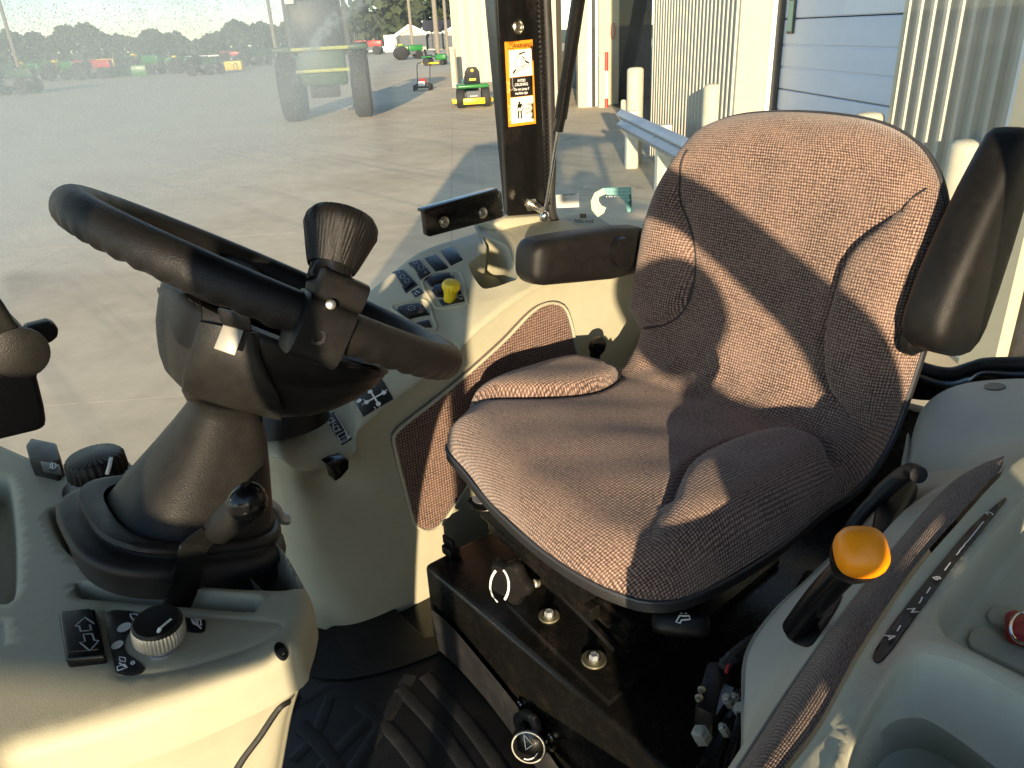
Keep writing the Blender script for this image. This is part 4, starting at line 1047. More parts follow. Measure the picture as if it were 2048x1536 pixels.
# slide rail under the seat
def bar(x0, y0, x1, y1, z, hx, hz, mat, par, name, bev=.003, ext=0.0):
    p, q = P(x0, y0, z=z), P(x1, y1, z=z); d = _norm(q-p); s_ = np.cross(UP, d)
    return obj(name, box((p+q)/2, (np.linalg.norm(q-p)/2+ext, hx, hz), (d, s_, UP), bev), mat, par, smooth=30)
bar(975, 1012, 1180, 1185, -.735, .016, .016, M_steel, seat, 'front_rail', .003)
bar(985, 1045, 1190, 1228, -.765, .010, .012, M_steel, seat, 'front_rail', .003)
tabp = [P(x, y, z=-.715) for x, y in ((933, 1003), (940, 994), (968, 986), (1000, 1000), (1002, 1018), (966, 1022), (945, 1018))]
tb = obj('rail_tab', prism(tabp, UP, -.004, .001), M_steel, seat)
obj('tab_slot', lathe(P(957, 1000, z=-.7135), UP, [(.011, 0), (.011, .0006)], 12, sx=1.3, sy=.8), M_galv, tb)
# five-lobed weight knob
kc = P(1012, 1160, z=-.80); kax = _norm(P(1012, 1160, z=-.80)-P(1070, 1135, z=-.80))
kax = _norm(np.array([-1.0, -.28, .05]))
kb = P(1028, 1157, b=.80); kr = Wpx(46, np.linalg.norm(kb-EYE))
obj('weight_knob', lathe(kb, kax, [(kr*.45, -.012), (kr*.8, -.008), (kr*.95, .0), (kr*.97, .010), (kr*.86, .018), (kr*.2, .020)], 60, rib=lambda a, j: .13*math.cos(5*a) if 0 < j < 5 else 0), M_blk, seat, smooth=50)
obj('knob_sleeve', tube([kb-kax*.012, kb-kax*.075], [.017, .019], 20), M_blks, seat)
Tk = bvh(lathe(kb, kax, [(kr*.9, .0195), (kr*.85, .0205), (.001, .0206)], 40))
def arcpts(c, r, a0, a1, n=10): return [(c[0]+r[0]*math.cos(rad(a)), c[1]+r[1]*math.sin(rad(a))) for a in np.linspace(a0, a1, n)]
for pts in (arcpts((993, 1170), (26, 38), -55, 48), arcpts((1020, 1170), (38, 42), 128, 225)):
    try: stroke(Tk, pts, .0042, M_white, seat, 'arrow_print', .0015)
    except ValueError: pass
# slide handle pad with seat symbol
hp_ = P(1361, 1246, z=-.775); hd = _norm(P(1420, 1250, z=-.775)-P(1300, 1240, z=-.775)); hu = _norm(np.cross(hd, np.cross(-ray(1361, 1246), hd))); 
hn_ = _norm(-ray(1361, 1230)*[1, 1, .5]+UP*.25); hv = _norm(np.cross(hn_, hd)); rx = Wpx(66, .95)
hg = sect_loft([(hp_+hd*rx*t, hv, hn_, Wpx(30, .95)*k, .016*k) for t, k in ((-1.0, .25), (-.96, .6), (-.85, .86), (-.6, .97), (0, 1.02), (.6, .97), (.85, .86), (.96, .6), (1.0, .25))], 24, 2.6)
hand = obj('slide_handle', hg, M_blks, seat, smooth=60)
Th = bvh(hg)
stroke(Th, [(1352, 1244), (1359, 1232), (1378, 1233), (1380, 1239), (1363, 1240), (1360, 1246)], .0022, M_white, seat, 'seat_symbol', .0015, True)
for a, b in (((1360, 1228), (1365, 1228)), ((1369, 1228), (1374, 1228))): stroke(Th, [a, b], .0014, M_white, seat, 'arrow_print', .0015)

# ---------------------------------------------------------------- seat pedestal: black steel box
ped = thing('seat_pedestal', 'dusty black steel box carrying the seat with two bolts and washers', 'seat base', (.95, .7, H-1.1))
zt = -.900
c0 = P(850, 1127, z=zt); fa = .572
bxg = box((fa+.42, (1.03+.10)/2, H+zt-.1), (.42, (1.03-.10)/2, .10), None, .010, 3)
obj('base_box', bxg, M_steel, ped, smooth=40)
# raised mounting plate
pz_ = zt+.014
pl = [P(*q, z=pz_) for q in ((1012, 1206), (1218, 1402), (1352, 1285), (1560, 1120), (1300, 950))]
obj('mounting_plate', prism(pl, UP, -.013, .002), M_steel, ped, smooth=30)
# upper pedestal with sloping flanks
pt0 = [P(*q, z=zt+.02) for q in ((1040, 1195), (1245, 1330), (1420, 1190), (1260, 1050))]
lo_ = [P(*q, z=zt+.0145) for q in ((1090, 1175), (1246, 1322), (1440, 1165), (1290, 1030))]; hi_ = [P(*q, z=-.775) for q in ((1120, 1140), (1262, 1245), (1450, 1120), (1310, 1010))]
obj('pedestal_body', bevel_solid((lo_+hi_, [(0, 3, 2, 1), (4, 5, 6, 7), (0, 1, 5, 4), (1, 2, 6, 5), (2, 3, 7, 6), (3, 0, 4, 7)]), .004), M_steel, ped, smooth=30)
lp = [P(*q, z=-.79) for q in ((1160, 1180), (1235, 1180), (1262, 1215), (1245, 1240), (1215, 1252), (1185, 1225))]
obj('latch_plate', prism(lp, UP, -.006, .002), M_steel, ped)
obj('scissor_arm', tube([P(1075, 1150, z=-.83), P(1130, 1190, z=-.83), P(1235, 1300, z=-.845)], .008, 8), M_steel, ped)
obj('white_bush', lathe(P(1074, 1166, z=-.82), (-1, -.3, .6), [(.007, 0), (.007, .012), (.004, .014)], 12), M_tag, ped)
for i, (x, y, r) in enumerate(((1098, 1233, .0175), (1188, 1320, .0195))):
    c = P(x, y, z=pz_); w_ = obj('washer', lathe(c, UP, [(r, 0), (r, .0022), (r*.96, .003), (r*.4, .003)], 28), M_zincy, ped)
    obj('bolt_head', lathe(c+UP*.003, UP, [(.0105, 0), (.0105, .0015)], 20), M_zinc, w_); obj('bolt_head', lathe(c+UP*.0045, UP, [(.0078, 0), (.0078, .006), (.006, .0075), (.004, .0072)], 6), M_galv, w_, smooth=20)
# clip on the far corner of the box, socket knob low at the front
cl = P(902, 1100, z=zt+.01); obj('cable_clip', merge(box(cl, (.012, .016, .010), None, .004), box(cl+UP*.016+np.array([0, .005, 0]), (.004, .017, .010), None, .003)), M_blks, ped)
fk = P(1058, 1490, a=fa-.035)
sk = thing('heater_outlet_knob', 'small black ribbed round knob with white symbol low on the front of the seat box', 'knob', fk)
kx = _norm(np.array([-.75, -.62, .30])); r0 = Wpx(33, np.linalg.norm(fk-EYE))
obj('knob_body', lathe(fk, kx, [(r0*.8, -.045), (r0*.92, -.02), (r0, -.005), (r0, .003), (r0*.86, .006)], 48, rib=lambda a, j: .04*math.cos(24*a) if j < 3 else 0), M_gloss, sk)
ring_ = lathe(fk, kx, [(r0*.84, -.012), (r0*.95, .003), (r0*.93, .0075), (r0*.86, .0078), (r0*.84, -.012)], 40); obj('knob_ring', ring_, M_satin, sk)
Tf = bvh(lathe(fk, kx, [(r0*.84, .0066), (.0005, .0067)], 30)); 
for pts in ([(1048, 1468), (1052, 1498), (1066, 1488), (1048, 1468)], arcpts((1056, 1492), (22, 26), 30, 110, 8)):
    try: stroke(Tf, pts, .0018, M_white, sk, 'symbol_print', .0012)
    except ValueError: pass
for x, y in ((1039, 1410), (1100, 1475)):
    p = P(x, y, a=fa-.002); obj('screw', lathe(p, (-1, 0, 0), [(.008, 0), (.007, .003), (.003, .005)], 12), M_zinc, ped)
obj('hose', tube(spline([P(1050, 1428, a=fa-.01), P(1068, 1440, a=fa-.02), P(1078, 1470, a=fa-.012), P(1100, 1500, a=fa)], 8), .009, 10), M_rubber, ped)
# ---------------------------------------------------------------- right hand console (far side, over the fender)
rc = thing('right_console', 'beige moulded console with switches, decals and brown fabric panel beyond the seat', 'console', (.8, 1.3, H-1.1))
inner = [(505, 912), (525, 914), (560, 918), (600, 938), (650, 930), (708, 903), (717, 858), (790, 797), (845, 756), (905, 716), (958, 655), (1075, 572), (1200, 530), (1300, 520)]
outer = [(500, 838, 1.34), (530, 826, 1.38), (570, 790, 1.42), (610, 750, 1.45), (650, 690, 1.48), (690, 635, 1.50), (735, 590, 1.505), (775, 556, 1.51), (830, 512, 1.515), (872, 492, 1.515), (912, 480, 1.515), (1000, 452, 1.515), (1100, 434, 1.515), (1180, 428, 1.515)]
bi = 1.17
I3 = [P(x, y, b=bi+(.06 if x < 560 else .02 if x < 600 else 0)) for x, y in inner]; O3 = [P(x, y, b=b) for x, y, b in outer]
rows = []
rows.append([p+np.array([0, .03, -.055]) for p in O3]); rows.append([p+np.array([0, .012, -.008]) for p in O3])
for t, cz_ in ((.04, .004), (.30, .012), (.55, .014), (.72, .016), (.86, .014), (.95, .007), (.985, .002)):
    rows.append([lerp(o, i, t)+UP*cz_ for o, i in zip(O3, I3)])
rows.append([p+np.array([0, 0, -.004]) for p in I3])
(dg_, duv) = loft(rows, 8, 5)
TD = bvh(dg_)
# pocket (grab hole) cut: faces inside the polygon are dropped, a recessed tray is added
pk = [(938, 536), (948, 520), (973, 498), (960, 478), (966, 474), (1010, 490), (1024, 520), (1035, 556), (1018, 566), (984, 577), (962, 575)]
def cutmesh(g, T, poly):
    V = np.array(g[0]); q = np.array([[CX+FPX*c[0]/c[2], CY+FPX*c[1]/c[2]] for c in (V-EYE)@TM]); _, ins = sdist(q, poly)
    return g[0], [f for f in g[1] if not any(ins[i] for i in f)]
PKP = spline(pk, 5, True)
D3 = cutmesh(dg_, TD, PKP)
obj('console_top', D3, M_beige, rc, smooth=60, uv=duv)
pk3 = on(TD, [tuple(p) for p in PKP], .0012); dn_ = np.array([.0, .02, -.085])
cp = np.mean(pk3, axis=0)
def ringloft(rings, cap=True):
    V = np.vstack(rings); n = len(rings[0]); F = []
    for i in range(len(rings)-1):
        for k in range(n): F.append((i*n+k, i*n+(k+1) % n, (i+1)*n+(k+1) % n, (i+1)*n+k))
    if cap: F.append(tuple((len(rings)-1)*n+k for k in range(n)))
    return V, F
pk3 = np.array(pk3); outr = np.array(on(TD, [tuple(p) for p in np.mean(PKP, axis=0)+(PKP-np.mean(PKP, axis=0))*1.48], .0016))
obj('grab_pocket', ringloft([outr, pk3+UP*.0006, cp+(pk3-cp)*.96-UP*.006, cp+(pk3-cp)*.90+dn_]), M_beige, rc, smooth=50)
# side wall
fl = [(590, 1225, 1.36), (603, 1240, 1.30), (625, 1252, 1.26), (668, 1262, 1.22), (720, 1262, 1.19), (790, 1250, 1.175), (860, 1222, 1.17), (900, 1200, 1.17), (930, 1180, 1.17), (960, 1150, 1.17), (1000, 1120, 1.17), (1100, 1050, 1.17), (1260, 1000, 1.17), (1400, 960, 1.17)]
W3 = [P(x, y, b=b) for x, y, b in fl]
sh_ = .0
topw = [p+np.array([0, .006, -.012]) for p in I3]
rows = [[p for p in I3], topw]
for t in (.12, .3, .5, .75, 1.0): rows.append([lerp(a+np.array([0, .008, 0]), b_, t) for a, b_ in zip(topw, W3)])
(wg, wuv) = loft(rows, 8, 6); TW = bvh(wg)
# thumb scoop below the release trigger
Vw = np.array(wg[0]); qw = np.array([[CX+FPX*c[0]/c[2], CY+FPX*c[1]/c[2]] for c in (Vw-EYE)@TM])
sc0 = np.exp(-(((qw[:, 0]-660)/52)**2+((qw[:, 1]-962)/34)**2)); Vw[:, 1] += .022*sc0; wg = (Vw, wg[1])
obj('console_side', wg, M_beige, rc, smooth=60, uv=wuv)
# fabric panel on the side wall
fpp = spline([(788, 885), (792, 868), (806, 852), (900, 778), (1000, 690), (1060, 628), (1092, 608), (1118, 608), (1134, 622), (1146, 660), (1154, 705), (1190, 850), (1120, 930), (1000, 940), (945, 962), (905, 1020), (880, 1052), (858, 1062), (838, 1056), (826, 1036), (806, 960)], 5, True)
fp3 = [P(x, y, b=bi-.004) for x, y in fpp]
fn_ = np.array([0, -1., 0])
o2 = to2(fp3, fp3[0], (1, 0, 0), (0, 0, 1))
(fg, fuv) = molded(fp3[0], (1, 0, 0), (0, 0, 1), resample(o2, 110, True), lambda Pt, D: rnd(D, .010, .006), .02, R=.01, skirt=.006)
obj('fabric_panel', fg, M_carpetb, rc, smooth=60, uv=fuv)
obj('panel_bead', tube([P(x, y, b=bi-.001) for x, y in resample(fpp, 120, True)], .0035, 8, True), M_beige, rc)
Tfp = bvh(fg)
# console rim around the pillar foot
pf = [P(x, y, b=1.47) for x, y in ((992, 448), (1010, 437), (1100, 430), (1122, 452), (1128, 470), (1000, 470))]
obj('pillar_collar', bevel_solid(prism(pf, (0, 1, 0), .09), .008, 3), M_beige, rc, smooth=40)
# rocker switches
def sunit(T, quad_, lift=.004, mat=M_sw, name='rocker_switch', bev=.0018, tilt=0.0, par=rc, bezel=.0018, label=None):
    q = [hit(T, x, y) for x, y in quad_]; n = _norm(sum(k[1] for k in q)); P_ = np.array([k[0] for k in q]); c = P_.mean(0)
    bz = obj(name, prism([c+(p-c)*1.0+n*bezel for p in P_], -n, bezel+.004, .0012), mat, par, smooth=35, label=label)
    I_ = [c+(p-c)*.80+n*lift for p in P_]
    I_[0] = I_[0]+n*tilt; I_[1] = I_[1]+n*tilt
    obj('rocker', prism(I_, -n, lift, bev), mat, bz, smooth=35)
    return bz, c+n*lift, n
sw = {}
sw[0] = sunit(TD, [(784, 545), (807, 540), (836, 570), (812, 587)], .006, tilt=.002, label='rocker switch with start and stop marks')
sw[1] = sunit(TD, [(816, 527), (839, 520), (867, 552), (845, 565)], .006, tilt=.002, label='rocker switch with lamp symbol')
sw[2] = sunit(TD, [(849, 517), (872, 510), (897, 535), (874, 547)], .002, M_blks, 'blank_cover')
sw[3] = sunit(TD, [(881, 502), (906, 494), (926, 520), (902, 532)], .002, M_blks, 'blank_cover')
sw[4] = sunit(TD, [(852, 562), (872, 554), (907, 551), (912, 567), (862, 574)], .012, M_sw)
sw[5] = sunit(TD, [(862, 580), (884, 572), (918, 570), (924, 588), (872, 594)], .012, M_sw)
sw[6] = sunit(TD, [(790, 620), (812, 613), (845, 610), (860, 630), (816, 640)], .010, M_sw)
sw[7] = sunit(TD, [(832, 646), (858, 640), (864, 655), (846, 657)], .004, M_sw)
def circ(c, r, n=14, r2=None): return [(c[0]+r*math.cos(2*PI*i/n), c[1]+(r2 or r)*math.sin(2*PI*i/n)) for i in range(n)]
def pr(pts, w=.0012, par=rc, T=TD, lift=.010, closed=False, mat=M_greyprint):
    try: stroke(T, pts, w, mat, par, 'symbol_print', lift, closed)
    except ValueError: pass
for c, par in (((808, 559), sw[0][0]), ((817, 568), sw[0][0])): pr(circ(c, 4.5), par=par, closed=True, lift=.0082)
pr([(799, 548), (803, 552)], par=sw[0][0], lift=.0082); pr(circ((833, 531), 3), par=sw[1][0], closed=True, lift=.0082); pr([(838, 538), (846, 534), (850, 543), (844, 547), (840, 545)], par=sw[1][0], lift=.0082, closed=True); pr(circ((852, 551), 2), par=sw[1][0], closed=True, lift=.0082)
pr(circ((826, 624), 7, r2=5), par=sw[6][0], lift=.0106, closed=True); pr([(823, 623), (829, 625)], par=sw[6][0], lift=.0106)
pr([(866, 562), (876, 559)], .002, sw[4][0], lift=.0126); pr([(880, 560), (890, 558)], .0016, sw[4][0], lift=.0126)
decal('switch_decal', TD, [(822, 584), (838, 576), (848, 586), (831, 595)], M_label, rc); pr([(832, 584), (840, 588)], .0015, lift=.003, mat=M_white); pr([(829, 588), (834, 592)], .0015, lift=.003, mat=M_white)
decal('knob_decal', TD, [(877, 601), (926, 592), (930, 603), (884, 612)], M_label, rc)
for a, b in (((912, 598), (918, 597)), ((920, 600), (926, 599))): pr([a, b], .0022, lift=.003, mat=M_white)
# yellow power take-off knob
yp, yn = hit(TD, 900, 600); yd = np.linalg.norm(yp-EYE); ya = _norm(UP*.95-np.array([0, .25, 0])); m_ = yd/FPX
yk = thing('yellow_knob', 'yellow fluted push pull knob among the switches of the far console', 'knob', yp)
obj('knob_stem', lathe(yp, ya, [(13*m_, 0), (12.5*m_, 12*m_), (15*m_, 24*m_)], 24), M_yellow, yk)
obj('knob_head', lathe(yp+ya*23*m_, ya, [(12*m_, 0), (17*m_, 3*m_), (17.5*m_, 12*m_), (15*m_, 17*m_), (8*m_, 19*m_), (.001, 19.4*m_)], 60, rib=lambda a, j: .045*math.cos(15*a) if j in (1, 2) else 0), M_yellow, yk)
# raised housings round the switch pairs
for poly in ([(845, 566), (866, 548), (920, 545), (934, 600), (930, 610), (880, 617), (866, 606)], [(785, 618), (812, 604), (852, 602), (868, 640), (872, 658), (850, 660)]):
    pts = spline(poly, 5, True); obj('switch_plinth', tube(on(TD, [tuple(p) for p in pts], -.001), .0042, 8, True), M_beige, rc)
# gear pattern decal and lock decal
gd, _, _ = decal('gear_decal', TD, [(701, 786), (764, 758), (787, 798), (727, 834)], M_label, rc)
G0 = lambda *a, **k: pr(*a, par=gd, lift=.0026, mat=M_white, **k)
for a, b in (((741, 783), (757, 809)), ((734, 806), (768, 787))): G0([a, b], w=.0035)
for c in ((739, 775), (720, 803), (741, 785), (757, 809), (734, 806), (768, 787)):
    try:
        p, n = hit(TD, *c); obj('print_dot', lathe(p+n*.0026, n, [(.0048, 0), (.0048, .0002)], 12), M_white, gd, smooth=0)
    except ValueError: pass
for s_, x, y in (('1', 758, 815), ('2', 739, 764), ('3', 727, 811), ('4', 773, 783)): txt(TD, s_, x, y, x+9, y-5, 8, M_white, gd)
for x, y in ((747, 770), (727, 800), (748, 815), (764, 781)): pr([(x, y), (x+4, y+3), (x+2, y+6)], .001, gd, lift=.0026, mat=M_white)
ld, _, _ = decal('lock_decal', TD, [(649, 833), (670, 824), (704, 878), (684, 891)], M_label, rc)
L0 = lambda *a, **k: pr(*a, par=ld, lift=.0026, mat=M_white, **k)
L0([(670, 828), (700, 878)], w=.0016); L0([(656, 850), (672, 842)], w=.001); L0([(668, 868), (684, 860)], w=.001); L0([(700, 878), (694, 874)], w=.0016); L0([(700, 878), (701, 871)], w=.0016)
for c in ((660, 842), (671, 858)): L0([(c[0]-5, c[1]), (c[0]+4, c[1]-5), (c[0]+8, c[1]+3), (c[0]-1, c[1]+7)], w=.0016, closed=True); L0([(c[0]-4, c[1]-1), (c[0]-5, c[1]-8), (c[0]+2, c[1]-10)], w=.0014)
L0([(674, 873), (690, 864), (697, 880), (682, 888)], w=.0014, closed=True); L0([(678, 880), (694, 871)], w=.001); L0([(681, 885), (696, 876)], w=.001)
# release trigger under the lip
tg_ = [P(x, y, b=1.14) for x, y in ((655, 930), (672, 922), (692, 916), (699, 922), (698, 938), (684, 955), (671, 964), (668, 950), (664, 938))]
obj('release_trigger', prism(tg_, (0, 1, 0), .03, .003), M_gloss, rc)
# dark swivel base of the stalk where the console nears the column
obj('lever_boot', sect_loft([(P(580, 846, b=1.25), (1, 0, 0), (0, 1, 0), .075, .06), (P(580, 835, b=1.25), (1, 0, 0), (0, 1, 0), .072, .058), (P(582, 800, b=1.25), (1, 0, 0), (0, 1, 0), .06, .05)], 32, 2.2), M_blks, rc)

# ---------------------------------------------------------------- floor mat
mt = thing('floor_mat', 'black rubber floor mat with chevron ribs and upturned edge', 'floor mat', (.35, .8, H-1.1))
zf = -1.10
mg = [P(x, y, z=zf) for x, y in ((560, 1330), (700, 1345), (840, 1320), (880, 1300))]
obj('mat_sheet', box((.20, .70, H-1.106), (.372, .52, .006), None, .004), M_mat, mt)
lipl = [[P(x, y, b=b) for x, y, b in ((560, 1215, 1.26), (620, 1253, 1.235), (690, 1263, 1.19), (780, 1251, 1.168), (850, 1226, 1.163), (884, 1212, 1.158))],
        [P(x, y, b=b-.01) for x, y, b in ((560, 1222, 1.26), (620, 1260, 1.235), (690, 1270, 1.19), (780, 1259, 1.162), (850, 1236, 1.155), (886, 1224, 1.148))],
        [P(x, y, z=zf+.004) for x, y in ((540, 1330), (620, 1352), (690, 1358), (780, 1340), (860, 1312), (895, 1296))]]
(lg, luv) = loft(lipl, 8, 6); obj('mat_lip', lg, M_mat, mt)
bl2 = [[P(x, y, a=fa-.012) for x, y in ((862, 1218), (900, 1250), (960, 1320), (1040, 1420), (1120, 1540), (1200, 1640))],
       [P(x, y, z=zf+.004) for x, y in ((878, 1300), (925, 1345), (985, 1415), (1040, 1490), (1090, 1560), (1160, 1660))]]
(lg, luv) = loft(bl2, 8, 6); obj('mat_lip', lg, M_mat, mt)
RZ = [0]
def rib(pts, w=.010, h=.0045):
    RZ[0] += .00035
    q = np.array([P(x, y, z=zf+.001) for x, y in pts]); q[:, 2] = H+zf-.0015+RZ[0]; return obj('mat_rib', tube(spline(q, 6), w*1.35, 10, flat=.14), M_mat, mt)
for pts in ([(560, 1420), (610, 1400), (655, 1372), (690, 1362)], [(585, 1520), (630, 1470), (660, 1395)], [(640, 1540), (720, 1455), (800, 1390)], [(700, 1545), (770, 1440), (820, 1350)], [(720, 1405), (790, 1470), (860, 1560)], [(800, 1375), (880, 1460), (950, 1560)],
            [(850, 1350), (930, 1440), (1010, 1550)], [(600, 1450), (650, 1500), (680, 1550)], [(590, 1390), (560, 1440)]): rib(pts)

# ---------------------------------------------------------------- front console
fc = thing('front_console', 'beige front console with rocker switch, knob panel and lever slot', 'console', (.1, .7, H-1.1))
zc = -.45
NU = lambda pts, z=zc: to2([P(x, y, z=z) for x, y in pts], (0, 0, H+zc), (1, 0, 0), (0, 1, 0))
cout = [(-90, 1560), (-120, 1200), (-90, 845), (-20, 872), (60, 906), (130, 933), (220, 955), (330, 965), (430, 985), (505, 1020), (545, 1060), (575, 1100), (600, 1145), (618, 1176), (621, 1196), (614, 1230), (603, 1262), (592, 1290), (520, 1331), (450, 1363), (350, 1404), (250, 1437), (120, 1473), (0, 1506)]
CO = resample(spline(NU(cout), 6, True), 210, True)
bh = spline(NU([(96, 1030), (112, 1012), (160, 1003), (260, 1005), (400, 1020), (500, 1045), (548, 1080), (574, 1110), (596, 1150), (606, 1162), (600, 1172), (570, 1182), (500, 1181), (420, 1176), (300, 1165), (200, 1140), (150, 1115), (115, 1080)]), 5, True)
slot = spline(NU([(150, 1170), (165, 1164), (300, 1178), (420, 1188), (505, 1194), (520, 1202), (515, 1216), (495, 1226), (330, 1212), (200, 1200), (160, 1196), (150, 1184)]), 5, True)
lefts = spline(NU([(-60, 960), (0, 952), (22, 965), (34, 1050), (36, 1150), (26, 1200), (0, 1208), (-60, 1200)]), 5, True)
plate = spline(NU([(212, 1228), (218, 1221), (300, 1226), (420, 1237), (540, 1248), (558, 1252), (560, 1262), (520, 1290), (430, 1322), (330, 1345), (250, 1352), (238, 1346), (225, 1300)]), 5, True)
sq = spline(NU([(120, 1235), (128, 1226), (196, 1230), (206, 1238), (220, 1320), (214, 1336), (140, 1338), (130, 1330)]), 3, True)
smallr = spline(NU([(-40, 1240), (4, 1238), (12, 1245), (12, 1285), (4, 1292), (-40, 1292)]), 3, True)
def conh(Pt, D):
    h = rnd(D, .016, .016)
    for poly, dp, w in ((bh, .075, .010), (slot, .026, .008), (lefts, .035, .012), (smallr, .004, .004)):
        d, ins = sdist(Pt, poly); h -= np.where(ins, dp*sstep(d/w), 0)
    d, ins = sdist(Pt, plate); h -= .0012*np.exp(-(d/.0016)**2)
    h += .0015*np.sin(Pt[:, 0]*14)*np.cos(Pt[:, 1]*11)
    return h
def ofs(poly, *ds):
    return [inset(poly, d) for d in ds]
(cg, cuv) = molded((0, 0, H+zc), (1, 0, 0), (0, 1, 0), CO, conh, .009, R=.016, skirt=.03, extra=[resample(p, 160, True) for p in ofs(bh, -.001, .002, .005, .008, .011)]+[resample(p, 110, True) for p in ofs(slot, -.001, .002, .004, .006, .009)]+[resample(p, 90, True) for p in ofs(lefts, -.001, .004, .008, .013)]+[resample(p, 200, True) for p in ofs(plate, -.002, .0, .002)]+[resample(p, 50, True) for p in ofs(smallr, 0, .003)])
obj('console_top', cg, M_beige, fc, smooth=75, uv=cuv); TC = bvh(cg)
# lower side wall of the console
rowsT = [P(x, y, z=zc-.013) for x, y in ((-120, 1552), (0, 1512), (120, 1479), (250, 1443), (350, 1409), (450, 1368), (520, 1336), (590, 1294))]
rowsT += [rowsT[-1]+np.array([.012, .03, 0]), rowsT[-1]+np.array([.0, .20, 0]), rowsT[-1]+np.array([-.02, .45, 0])]
def dn2(p, dz, da, db): return p+np.array([da, db, dz])
k_ = len(rowsT)
R1 = [dn2(p, -.03, 0, .003) for p in rowsT]; R2 = [dn2(p, -.12, -.022, .028) for p in rowsT]; R3 = [dn2(p, -.30, -.065, .045) for p in rowsT]; R4 = [dn2(p, -.62, -.11, .05) for p in rowsT]
(sg, suv) = loft([rowsT, R1, R2, R3, R4], 8, 8); obj('console_side', sg, M_beige, fc, smooth=60, uv=suv); TS = bvh(sg)
gp = spline([(576, 1402), (560, 1412), (545, 1432), (520, 1470), (490, 1510), (468, 1545)], 6)
try:
    obj('panel_gap', tube(on(TS, [tuple(p) for p in gp], .0), .0036, 8), M_label, fc)
    obj('panel_lip', tube(on(TS, [(p[0]+3, p[1]+5) for p in gp[2:]], .000), .0018, 8), M_beige, fc)
except ValueError as e: print('gap', e)
# floor of the boot recess
# rocker switch
p_, n_ = hit(TC, 170, 1285)
q = [P(x, y, z=zc) for x, y in ((122, 1240), (196, 1233), (216, 1328), (137, 1336))]; cq = np.mean(q, axis=0)
rk = obj('rocker_switch', prism([cq+(p-cq)*1.0+UP*.010 for p in q], -UP, .012, .003, 3), M_gloss, fc, smooth=35)
qi = [cq+(p-cq)*.80+UP*.0125 for p in q]; qi[0] += UP*.003; qi[1] += UP*.003; qi[2] -= UP*.001; qi[3] -= UP*.001
obj('rocker', prism(qi, -UP, .006, .002, 2), M_blks, rk, smooth=35); Tq = bvh((qi, [(0, 1, 2, 3)]))
for pts in ([(171, 1242), (152, 1259), (160, 1260), (163, 1270), (184, 1268), (181, 1257), (190, 1255)], [(168, 1276), (172, 1290), (161, 1292), (181, 1309), (199, 1289), (190, 1288), (186, 1275)]):
    try: stroke(Tq, [(x, y-4) for x, y in pts], .0013, M_greyprint, rk, 'arrow_print', .0016, True)
    except ValueError as e: print(e)
# knob panel decal
dk = [(216, 1226), (300, 1232), (402, 1240), (411, 1248), (411, 1262), (400, 1267), (360, 1262), (300, 1252), (268, 1258), (250, 1280), (252, 1305), (275, 1322), (290, 1336), (286, 1346), (262, 1352), (238, 1348), (228, 1330)]
dk = spline(dk, 4, True); kd_, _, _ = decal('knob_panel_decal', TC, [tuple(p) for p in resample(dk, 60, True)], M_label, fc, .0004, .0006)
for x, y, r in ((250, 1258, .0058), (236, 1293, .0048)):
    p, n = hit(TC, x, y); obj('print_dot', lathe(p+n*.0018, n, [(r, 0), (r, .0003)], 16), M_labelw, kd_, smooth=0)
K0 = lambda pts, w=.0013, closed=False: pr(pts, w, kd_, TC, .0020, closed, M_white)
K0([(262, 1232), (276, 1233), (277, 1243), (270, 1246), (263, 1238)], closed=True); K0(circ((279, 1241), 4, 8), closed=True); K0([(272, 1248), (280, 1252)])
K0([(384, 1242), (402, 1244), (404, 1256), (388, 1252)], closed=True); K0(circ((393, 1250), 4, 8), closed=True); K0([(384, 1244), (404, 1262)])
K0(circ((267, 1330), 3.2, 9), closed=True); K0([(240, 1318), (252, 1320), (253, 1328), (242, 1326)], closed=True); K0([(238, 1336), (250, 1333), (256, 1340), (240, 1344)], closed=True); K0([(240, 1330), (256, 1340)])
# silver knurled knob
kp, kn = hit(TC, 326, 1300); kn = UP; kdn = np.linalg.norm(kp-EYE); m2 = kdn/FPX*.80
kb_ = thing('knurled_knob', 'silver ribbed dial knob with black cap and white pointer on front console', 'knob', kp)
ax_ = _norm(UP+np.array([.05, -.12, 0]))
obj('knob_collar', lathe(kp-UP*.002, ax_, [(30*m2, 0), (30*m2, 14*m2), (25*m2, 15*m2), (25*m2, 40*m2)], 32), M_galv, kb_)
obj('knob_skirt', lathe(kp, ax_, [(34*m2, 32*m2), (50*m2, 38*m2), (52*m2, 44*m2), (52*m2, 66*m2), (50*m2, 80*m2), (46*m2, 84*m2)], 168, rib=lambda a, j: .035*math.cos(42*a) if 1 < j < 5 else 0), M_satin, kb_, smooth=50)
obj('knob_cap', lathe(kp, ax_, [(50.6*m2, 66*m2), (50.0*m2, 83*m2), (46*m2, 88*m2), (.001, 90*m2)], 84, rib=lambda a, j: .03*math.cos(42*a) if j < 2 else 0), M_blks, kb_, smooth=50)
cc = kp+ax_*89*m2
pd0 = P(342, 1238, z=float(cc[2]-H)); pd1 = P(318, 1258, z=float(cc[2]-H)); obj('pointer', tube([pd0, lerp(pd0, pd1, .9)], 3.2*m2, 8, flat=.5), M_labelw, kb_)
obj('pointer', tube([lerp(pd0, pd1, .9), pd1+(pd1-pd0)*.30-UP*10*m2], 4.5*m2, 8, flat=.6), M_labelw, kb_)
